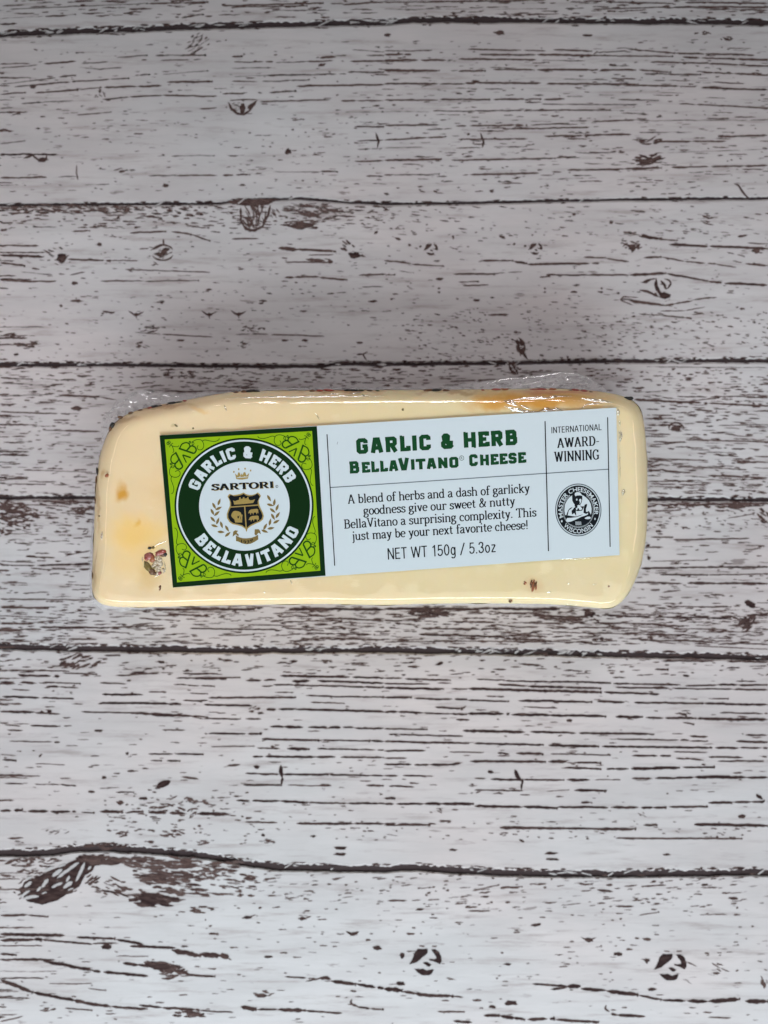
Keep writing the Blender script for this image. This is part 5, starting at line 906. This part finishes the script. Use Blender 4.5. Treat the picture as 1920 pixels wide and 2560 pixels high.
def text_line(pr, text, font, p0, p1, h, thick=1.5, thin=.6, track=.3):
    g, tot = glyph_run(text, font, thick, thin, track)
    L = (p1[0]-p0[0], p1[1]-p0[1])
    for vv, ff in g:
        pts = []
        for x, y in vv:
            u = x/tot; bx, by = p0[0]+L[0]*u, p0[1]+L[1]*u; up = up_at(bx)
            pts.append((bx + up[0]*h*y/10, by + up[1]*h*y/10))
        pr.raw(pts, ff, True)
_fc = {}; CAPH = [1.0]
def sans(text, offset=0.0):
    """built-in face, returned as flat verts and faces scaled so capitals are 10 high and x starts at 0"""
    if (text, offset) in _fc: return _fc[(text, offset)]
    cu = bpy.data.curves.new('tmp', 'FONT'); cu.body = text; cu.resolution_u = 3; cu.offset = offset
    o = bpy.data.objects.new('tmp', cu); sc.collection.objects.link(o)
    dg = bpy.context.evaluated_depsgraph_get(); dg.update()
    me = bpy.data.meshes.new_from_object(o.evaluated_get(dg))
    vv = [(q.co.x, q.co.y) for q in me.vertices]; ff = [tuple(p.vertices) for p in me.polygons]
    bpy.data.objects.remove(o); bpy.data.meshes.remove(me); bpy.data.curves.remove(cu)
    x0 = min(a for a, b in vv); x1 = max(a for a, b in vv)
    caph = CAPH[0]
    vv = [((a-x0)/(x1-x0), b/caph*10) for a, b in vv]
    _fc[(text, offset)] = (vv, ff); return vv, ff
def sans_line(pr, text, p0, p1, h, offset=0.0):
    vv, ff = sans(text, offset); pts = []
    for u, y in vv:
        bx, by = p0[0]+(p1[0]-p0[0])*u, p0[1]+(p1[1]-p0[1])*u; up = up_at(bx); pts.append((bx+up[0]*h*y/10, by+up[1]*h*y/10))
    pr.raw(pts, ff)
def line(pr, a, b, w_): vv, ff = strokes_mesh([a, b], lambda x, y: w_); pr.raw(vv, ff)

CAPH[0] = max(q[1] for q in sans('H')[0]) / 10; _fc.clear()
M_WHITE = simple('label_paper', (0.555, 0.62, 0.652), .38, .5, 0, .0, .012)
M_DGREEN = simple('dark_green_ink', (0.004, 0.022, 0.005), .32, .5, 0, 0, .05)
M_LIME = simple('lime_green_ink', (0.26, 0.43, 0.006), .38, .5, 0, 0, .03)
M_TGREEN = simple('title_green_ink', (0.008, 0.055, 0.018), .3, .5, 0, 0, .06)
M_BLACK = simple('black_ink', (0.007, 0.009, 0.012), .4, .4, 0, 0, .05)
M_GREY = simple('grey_ink', (0.10, 0.13, 0.15), .4, .4, 0, 0, .05)
M_GOLD = simple('gold_ink', (0.36, 0.26, 0.08), .38, .6, .25, 0, .18, 2500)
M_GOLDD = simple('dark_gold_ink', (0.20, 0.14, 0.045), .4, .6, .2, 0, .1)
M_FLOUR = simple('green_flourish_ink', (0.012, 0.065, 0.006), .4, .4, 0, 0, .05)

# paper sheet with real thickness
vv = []
for k, (x, y) in enumerate(LC): vv.append(T(x, y, ZL)); 
for k, (x, y) in enumerate(LC): vv.append(T(x, y, ZL - .00016))
pp = link('paper', mesh('paper', vv, [(3,2,1,0), (4,5,6,7), (0,1,5,4), (1,2,6,5), (2,3,7,6), (3,0,4,7)]), M_WHITE, label)
def Q(cx, cy): return (380 + cx*460/1659, 1040 + cy*460/1659)     # badge tracing sheet
def Q4(cx, cy): return (480 + cx*280/1659, 1140 + cy*280/1659)    # emblem tracing sheet
def Q3(cx, cy): return (1340 + cx*300/1659, 1000 + cy*300/1659)
def Q2(cx, cy): return (800 + cx*580/1659, 1000 + cy*580/1659)
def Q6(cx, cy): return (1370 + cx*160/1659, 1190 + cy*160/1659)
pr = Print(1); pr.poly([Q(68,175), Q(1487,92), Q(1565,1440), Q(188,1547)]); pr.build('badge_border', M_DGREEN)
pr = Print(2); pr.poly([Q(115,212), Q(1443,135), Q(1518,1394), Q(226,1500)]); pr.build('lime_panel', M_LIME)
BC = Q(830, 808); ex = (math.cos(math.radians(3.9)), -math.sin(math.radians(3.9))); ey = (-math.sin(math.radians(4.5)), -math.cos(math.radians(4.5)))
def bd(u, v): return (BC[0] + u*ex[0] + v*ey[0], BC[1] + u*ex[1] + v*ey[1])     # badge frame
def disc(pr, c, rx, ry, n=96): pr.poly([(c[0]+rx*math.cos(2*math.pi*k/n), c[1]+ry*math.sin(2*math.pi*k/n)) for k in range(n)])
def annulus(pr, c, rx, ry, t, n=96):
    o = [(c[0]+rx*math.cos(2*math.pi*k/n), c[1]+ry*math.sin(2*math.pi*k/n)) for k in range(n)]
    i_ = [(c[0]+(rx-t)*math.cos(2*math.pi*k/n), c[1]+(ry-t)*math.sin(2*math.pi*k/n)) for k in range(n)]
    pr.raw(o + i_, [(k, (k+1) % n, n+(k+1) % n, n+k) for k in range(n)])
pr = Print(3); disc(pr, BC, 174, 169.5); pr.build('badge_disc', M_DGREEN)
pr = Print(4); annulus(pr, BC, 169.4, 164.8, 4.4); pr.build('badge_ring', M_WHITE)
IC = Q(833, 812)
pr = Print(4); disc(pr, IC, 113.3, 111.6); pr.build('emblem_field', M_WHITE)
def arc_text(pr, text, font, a0, a1, r0, h, bottom=False, thick=3.0, thin=2.5, c=None, kx=1., ky=1., sansf=False, off=0., track=1.0):
    """a0..a1: degrees from the top (or bottom), positive to the right"""
    c = c or IC
    if sansf: vv, ff = sans(text, off); runs = [([(u, y) for u, y in vv], ff)]; tot = 1.
    else: runs, tot = glyph_run(text, font, thick, thin, track)
    for vv, ff in runs:
        pts = []
        for x, y in vv:
            a = math.radians(a0 + (a1-a0)*x/tot)
            if not bottom: r = r0 + h*y/10; pts.append((c[0] + kx*r*math.sin(a), c[1] - ky*r*math.cos(a)))
            else: r = r0 - h*y/10; pts.append((c[0] + kx*r*math.sin(a), c[1] + ky*r*math.cos(a)))
        pr.raw(pts, ff, not sansf)
pr = Print(5)
arc_text(pr, 'GARLIC & HERB', BLK, -71.5, 62, 120, 29.5, thick=2.9, thin=2.3, track=1.3)
arc_text(pr, 'BELLAVITANO', BLK, -56.5, 66.5, 150.5, 30, True, thick=2.9, thin=2.3, track=1.4)
pr.build('badge_lettering', M_WHITE)
pr = Print(5); p = Q(1325,1025); annulus(pr, p, 4, 4, .8, 16); line(pr, (p[0]-1, p[1]+2), (p[0]-1, p[1]-2), 1); pr.build('registered_mark', M_FLOUR)
# crown
pr = Print(6)
cr = [(655,340),(637,258),(672,290),(683,245),(700,240),(712,262),(722,290),(736,255),(750,282),(766,240),(790,240),(806,290),(848,250),(828,335),(745,350),(690,348)]
pr.poly([Q4(*q) for q in cr])
for x, y in ((620,235),(692,195),(786,188),(868,215)): disc(pr, Q4(x, y), 2.0, 2.6, 12)
pr.build('crown', M_GOLD)
pr = Print(7); line(pr, Q4(664,322), Q4(826,308), 1.5); line(pr, Q4(690,318), Q4(722,296), 1.0); line(pr, Q4(770,298), Q4(800,312), 1.0); pr.build('crown_band', M_WHITE)
# emblem word
pr = Print(6); text_line(pr, 'SARTORI', ROM, Q4(293,508), Q4(1215,467), 15.2, 2.5, 1.1, .5); p = Q4(1257,450); annulus(pr, p, 3.4, 3.6, 1.1, 16); line(pr, (p[0]-.8, p[1]+1.6), (p[0]-.8, p[1]-1.6), .9); pr.build('emblem_lettering', M_BLACK)
pr = Print(5); text_line(pr, 'SARTORI', ROM, Q4(298,514), Q4(1224,473), 15.2, 2.7, 1.3, .5); pr.build('lettering_shadow', M_GOLD)
# shield
sh_o = [(765,540),(800,565),(850,578),(900,575),(945,560),(975,538),(1000,560),(1022,590),(1005,620),(990,660),(995,720),(1020,780),(1050,840),(1065,890),(1050,940),(1010,975),(940,1005),(870,1040),(825,1075),(808,1128),(790,1080),(740,1045),(670,1025),(600,1010),(550,975),(518,920),(515,860),(535,800),(560,740),(560,680),(545,635),(525,600),(545,572),(560,560),(610,580),(670,572),(720,560)]
def sh_in(pts, k, c=(790, 800)):
    out = []
    for x, y in pts:
        l = math.hypot(x-c[0], y-c[1]); out.append((x-(x-c[0])/l*k, y-(y-c[1])/l*k))
    return out
pr = Print(6); pr.poly([Q4(*q) for q in sh_o]); pr.build('shield', M_GOLD)
pr = Print(7); pr.poly([Q4(*q) for q in sh_in(sh_o, 20)]); pr.build('shield_field', M_BLACK)
pr = Print(8)
line(pr, Q4(570,757), Q4(1000,725), 3.0); line(pr, Q4(780,745), Q4(806,1110), 3.0)
pr.poly([Q4(*q) for q in [(625,720),(618,690),(608,660),(640,668),(670,655),(695,650),(700,615),(718,608),(724,635),(750,632),(755,612),(775,608),(780,630),(815,625),(820,605),(838,612),(840,640),(862,655),(890,655),(935,640),(918,672),(905,695),(780,710)]])
pr.poly([Q4(*q) for q in [(590,850),(612,820),(640,812),(690,820),(722,838),(735,870),(750,870),(745,900),(742,985),(640,985),(628,940),(590,905),(580,880)]])
for dy in (0, 100):
    x0 = dy*.08
    pr.poly([Q4(x+x0, y+dy) for x, y in [(830,850),(850,805),(880,790),(960,782),(978,790),(985,850),(968,835),(960,870),(948,835),(915,838),(908,872),(895,840),(880,842),(868,875),(860,845)]])
pr.build('shield_charge', M_GOLD)
pr = Print(9); disc(pr, Q4(684,905), 2, 3.4, 10); line(pr, Q4(705,880), Q4(725,940), 1.1); pr.build('shield_detail', M_BLACK)
# laurel leaves
def leaf(pr, cx, cy, ln, wd, ang):
    a = math.radians(ang); ux, uy = math.cos(a), -math.sin(a); pts = []
    for k in range(9): t = k/8; w_ = math.sin(math.pi*t**.85)*wd/2; pts.append((cx+(t-.5)*ln*ux - w_*uy, cy+(t-.5)*ln*uy + w_*ux))
    for k in range(7, 0, -1): t = k/8; w_ = -math.sin(math.pi*t**.85)*wd/2; pts.append((cx+(t-.5)*ln*ux - w_*uy, cy+(t-.5)*ln*uy + w_*ux))
    pr.poly([Q4(*q) for q in pts])
pr = Print(6)
for cx, cy, ang in ((402,680,70),(328,740,-62),(395,775,25),(303,830,-62),(370,850,42),(310,940,-48),(382,962,68),(335,1035,-18),(437,1020,-72),(430,1125,-4),(520,1075,-60),(530,1160,40),
                    (1142,625,-60),(1220,685,80),(1160,725,-15),(1262,762,68),(1195,808,-38),(1270,875,55),(1200,900,-60),(1250,972,28),(1156,978,78),(1170,1070,10),(1085,1045,62),(1078,1115,-20)):
    leaf(pr, cx, cy, 112, 38, ang)
pr.build('laurel', M_GOLDD)
# ribbon
pr = Print(6)
pr.poly([Q4(*q) for q in [(650,1175),(690,1200),(750,1218),(810,1220),(880,1212),(940,1190),(978,1165),(982,1235),(930,1270),(870,1300),(805,1308),(740,1295),(690,1268),(652,1260)]])
pr.poly([Q4(*q) for q in [(600,1195),(612,1120),(640,1100),(685,1108),(660,1135),(690,1160),(690,1195),(650,1160)]])
pr.poly([Q4(*q) for q in [(925,1158),(930,1085),(990,1085),(1010,1110),(1020,1160),(985,1135),(950,1180)]])
pr.build('ribbon', M_GOLDD)
pr = Print(7); vvv, fff = sans('1939', .01); a0, a1 = Q4(728, 1282), Q4(902, 1262)
pr.raw([(a0[0]+(a1[0]-a0[0])*u, a0[1]+(a1[1]-a0[1])*u + 4*math.sin(math.pi*u) - 7.2*y/10) for u, y in vvv], fff); pr.build('ribbon_lettering', M_BLACK)
# corner monograms and flourishes
def tube2(pr, pts, w_, n=5):
    # smooth the control points with Catmull-Rom
    P_ = [pts[0]] + pts + [pts[-1]]; out = []
    for i in range(1, len(P_)-2):
        for k in range(n):
            t = k/n; r_ = []
            for c in (0, 1):
                a, b, c_, d = P_[i-1][c], P_[i][c], P_[i+1][c], P_[i+2][c]
                r_.append(.5*((2*b)+(-a+c_)*t+(2*a-5*b+4*c_-d)*t*t+(-a+3*b-3*c_+d)*t**3))
            out.append(tuple(r_))
    out.append(pts[-1]); vv, ff = strokes_mesh(out, lambda x, y: w_); pr.raw(vv, ff)
def corner(cxy, inx, iny):
    """ornament in a corner; local axes: inx/iny point from the corner into the panel along the edges"""
    def M(u, v): return (cxy[0] + inx[0]*u + iny[0]*v, cxy[1] + inx[1]*u + iny[1]*v)
    pr = Print(5)
    def sw(*xy, w_=1.7):
        for mir in (0, 1):
            pts = [(xy[i], xy[i+1]) for i in range(0, len(xy), 2)]
            if mir: pts = [(b, a) for a, b in pts]
            tube2(pr, [M(*q) for q in pts], w_)
    sw(66,11, 76,6, 86,5, 93,9, 96,20, 92,29, 84,31, 79,26, 82,19)     # big curl
    sw(92,10, 100,7, 112,10, 124,12, 134,9, 136,5)                      # long tail
    sw(60,13, 61,8, 64,10, 62,14, w_=2.2); sw(68,18, 72,15, 70,10, 67,14, 68,18, w_=1.6)
    sw(10,20, 14,14, 18,20, 20,30, 17,34); sw(12,12, 8,10, 8,5, 12,5, 14,10)
    # monogram: B and its mirror image with a V between, fanned over the diagonal
    sw(33,24, 50,31, 67,38, w_=4.4); sw(35,25, 42,14, 54,11, 61,17, 58,26, 50,31, w_=3.2); sw(55,28, 64,20, 73,23, 76,31, 71,38, 65,38, w_=3.8)
    tube2(pr, [M(41,41), M(61,49)], 3.8, 2); tube2(pr, [M(41,41), M(49,61)], 3.0, 2)
    pr.build('monogram', M_FLOUR)
def un(a, b): l = math.hypot(b[0]-a[0], b[1]-a[1]); return ((b[0]-a[0])/l, (b[1]-a[1])/l)
cs = [Q(115,212), Q(1443,135), Q(1518,1394), Q(226,1500)]
for i in range(4): corner(cs[i], un(cs[i], cs[(i+1) % 4]), un(cs[i], cs[i-1]))
# text panel
pr = Print(1)
text_line(pr, 'GARLIC & HERB', BLK, Q2(262,386), Q2(1412,320), 38, 3.1, 2.5, 1.3); pr.build('title_lettering', M_TGREEN)
pr = Print(1)
g0, g1 = Q2(212,527), Q2(1000,482); g, tot = glyph_run('BELLAVITANO', BLK, 3.2, 2.5, 1.2)
text_line(pr, 'B', BLK, Q2(212,527), Q2(283,523), 30.5, 3.0, 2.3)
text_line(pr, 'ELLA', BLK, Q2(300,521), Q2(562,506), 26.5, 3.1, 2.6, 1.2)
text_line(pr, 'V', BLK, Q2(560,505), Q2(642,501), 31, 3.0, 2.3)
text_line(pr, 'ITANO', BLK, Q2(650,500), Q2(992,482), 26.5, 3.1, 2.6, 1.2)
text_line(pr, 'C', BLK, Q2(1068,474), Q2(1130,470), 29, 3.1, 2.5)
text_line(pr, 'HEESE', BLK, Q2(1145,469), Q2(1472,448), 26.5, 3.2, 2.6, 1.2)
pr.build('subtitle_lettering', M_TGREEN)
pr = Print(1); p = Q2(1013,415); annulus(pr, p, 6, 6.4, 1.1, 24); sans_line(pr, 'R', (p[0]-2, p[1]+3.2), (p[0]+2.6, p[1]+3), 6.4); pr.build('registered_mark', M_TGREEN)
pr = Print(1)
for t_, a, b in (('A blend of herbs and a dash of garlicky', (200,742), (1500,660)), ('goodness give our sweet & nutty', (312,822), (1395,752)), ('BellaVitano a surprising complexity. This', (172,920), (1548,832)), ('just may be your next favorite cheese!', (232,1004), (1490,922))):
    text_line(pr, t_, ROM, Q2(*a), Q2(*b), 22.5, 1.6, .9, .25)
pr.build('description_lettering', M_BLACK)
pr = Print(1); text_line(pr, 'NET WT 150g / 5.3oz', SAN, Q2(484,1142), Q2(1258,1088), 28.5, 1.1, 1.0, .55); pr.build('weight_lettering', M_BLACK)
pr = Print(1); text_line(pr, 'INTERNATIONAL', SAN, Q3(212,461), Q3(908,415), 15.5, 1.25, 1.1, .9); text_line(pr, 'AWARD-', ROM, Q3(295,663), Q3(880,626), 24, 2.0, .8, .2); text_line(pr, 'WINNING', ROM, Q3(252,858), Q3(875,822), 25.5, 2.0, .8, .3); pr.build('award_lettering', M_BLACK)
for a, b, w_ in ((Q2(50,245), Q2(105,1185), 2.6), (Q3(125,292), Q3(172,2090), 2.8), (Q3(990,238), Q3(1025,2030), 2.6)):
    pr = Print(2); line(pr, a, b, w_); pr.build('rule_line', M_BLACK)
pr = Print(1); line(pr, Q2(72,626), Q3(1000,957), 2.3); pr.build('rule_line', M_GREY)
# round seal with the cheese maker
SC = Q6(785, 880)
pr = Print(1); disc(pr, SC, 57.8, 66, 96); pr.build('seal_disc', M_BLACK)
pr = Print(2); annulus(pr, SC, 55.4, 63.4, 2.0); pr.build('seal_ring', M_WHITE)
pr = Print(1.5); annulus(pr, SC, 57.9, 66.1, 2.5); pr.build('seal_edge', M_GREY)
def seal_text(text, a0, a1, r0, h, bottom):
    pr = Print(2); kx, ky = 57.8/66, 1.0
    arc_text(pr, text, None, a0, a1, r0, h, bottom, c=SC, kx=kx, ky=ky, sansf=True, off=.012); return pr
seal_text('MASTER CHEESEMAKER', -112, 104, 46, 11, False).build('seal_lettering', M_WHITE)
seal_text('WISCONSIN', -47, 47, 58.5, 11, True).build('seal_lettering', M_WHITE)
pr = Print(2); disc(pr, Q6(357,1172), 2.2, 2.8, 12); disc(pr, Q6(1218,1112), 1.6, 2.8, 12)
n = 110
for k in range(n):
    a = 2*math.pi*k/n
    if -.55 < math.atan2(math.sin(a+math.pi/2), math.cos(a+math.pi/2)) < .55 : continue
    c_, s_ = math.cos(a), math.sin(a); line(pr, (SC[0]+36.5*c_, SC[1]+41.5*s_), (SC[0]+40*c_, SC[1]+45*s_), .9)
pr.build('seal_beading', M_WHITE)
pr = Print(3)
lo = [Q6(*q) for q in ((440,1010),(425,880),(440,740),(500,620),(560,550),(630,500),(700,470),(800,455),(890,490),(980,550),(1060,630),(1110,730),(1130,850),(1125,950),(1100,1040),(780,1060))]
pr.poly(lo); pr.build('seal_field', M_WHITE)
pr = Print(4)   # dark drawing of the man
pr.poly([Q6(*q) for q in ((630,420),(700,395),(800,395),(870,430),(890,500),(890,600),(870,690),(830,760),(870,790),(930,780),(920,830),(880,900),(760,910),(720,900),(735,1040),(680,960),(620,1000),(610,900),(650,860),(690,800),(690,740),(660,700),(630,640),(625,540))])
pr.poly([Q6(*q) for q in ((920,960),(930,800),(955,740),(1010,720),(1015,760),(985,850),(985,930),(1040,920),(1000,980))])
pr.poly([Q6(*q) for q in ((460,1080),(480,1000),(520,890),(560,840),(640,800),(600,850),(540,890),(520,980),(500,1050),(600,1050),(700,1060),(880,1000),(1000,960),(1060,900),(1100,980),(1130,1060),(1110,1130),(1060,1200),(980,1260),(860,1300),(700,1300),(560,1240),(470,1170))])
pr.build('seal_figure', M_BLACK)
pr = Print(5)   # light parts over it
pr.poly([Q6(*q) for q in ((690,480),(700,440),(760,415),(830,425),(855,460),(880,490),(885,515),(830,500),(760,505),(710,525))])
disc(pr, Q6(745,612), 2.0, 2.6, 12)
pr.poly([Q6(*q) for q in ((815,600),(850,590),(868,620),(850,690),(820,740),(828,670),(805,640))])
pr.poly([Q6(*q) for q in ((755,770),(800,745),(835,765),(850,800),(890,850),(860,880),(815,880),(800,840),(770,830),(760,870),(735,890),(722,840),(770,810))])
pr.poly([Q6(*q) for q in ((470,1130),(500,1090),(600,1085),(720,1070),(820,1040),(900,1000),(930,960),(990,985),(1040,950),(1030,1000),(960,1030),(860,1060),(740,1120),(600,1180),(520,1195),(470,1175))])
pr.poly([Q6(*q) for q in ((950,1090),(1020,1055),(1080,1050),(1110,1080),(1095,1110),(1030,1120),(960,1110))])
pr.poly([Q6(*q) for q in ((700,790),(670,770),(680,820),(705,810))])
pr.poly([Q6(*q) for q in ((1020,780),(1060,900),(1040,910),(1010,900),(990,910),(1000,840))])
for x in range(720, 870, 26): line(pr, Q6(x, 1180), Q6(x+6, 1275), 1.1)
pr.build('seal_highlight', M_WHITE)
pr = Print(1); line(pr, Q2(127,298), Q2(122,318), .9); pr.build('print_speck', M_GREY)
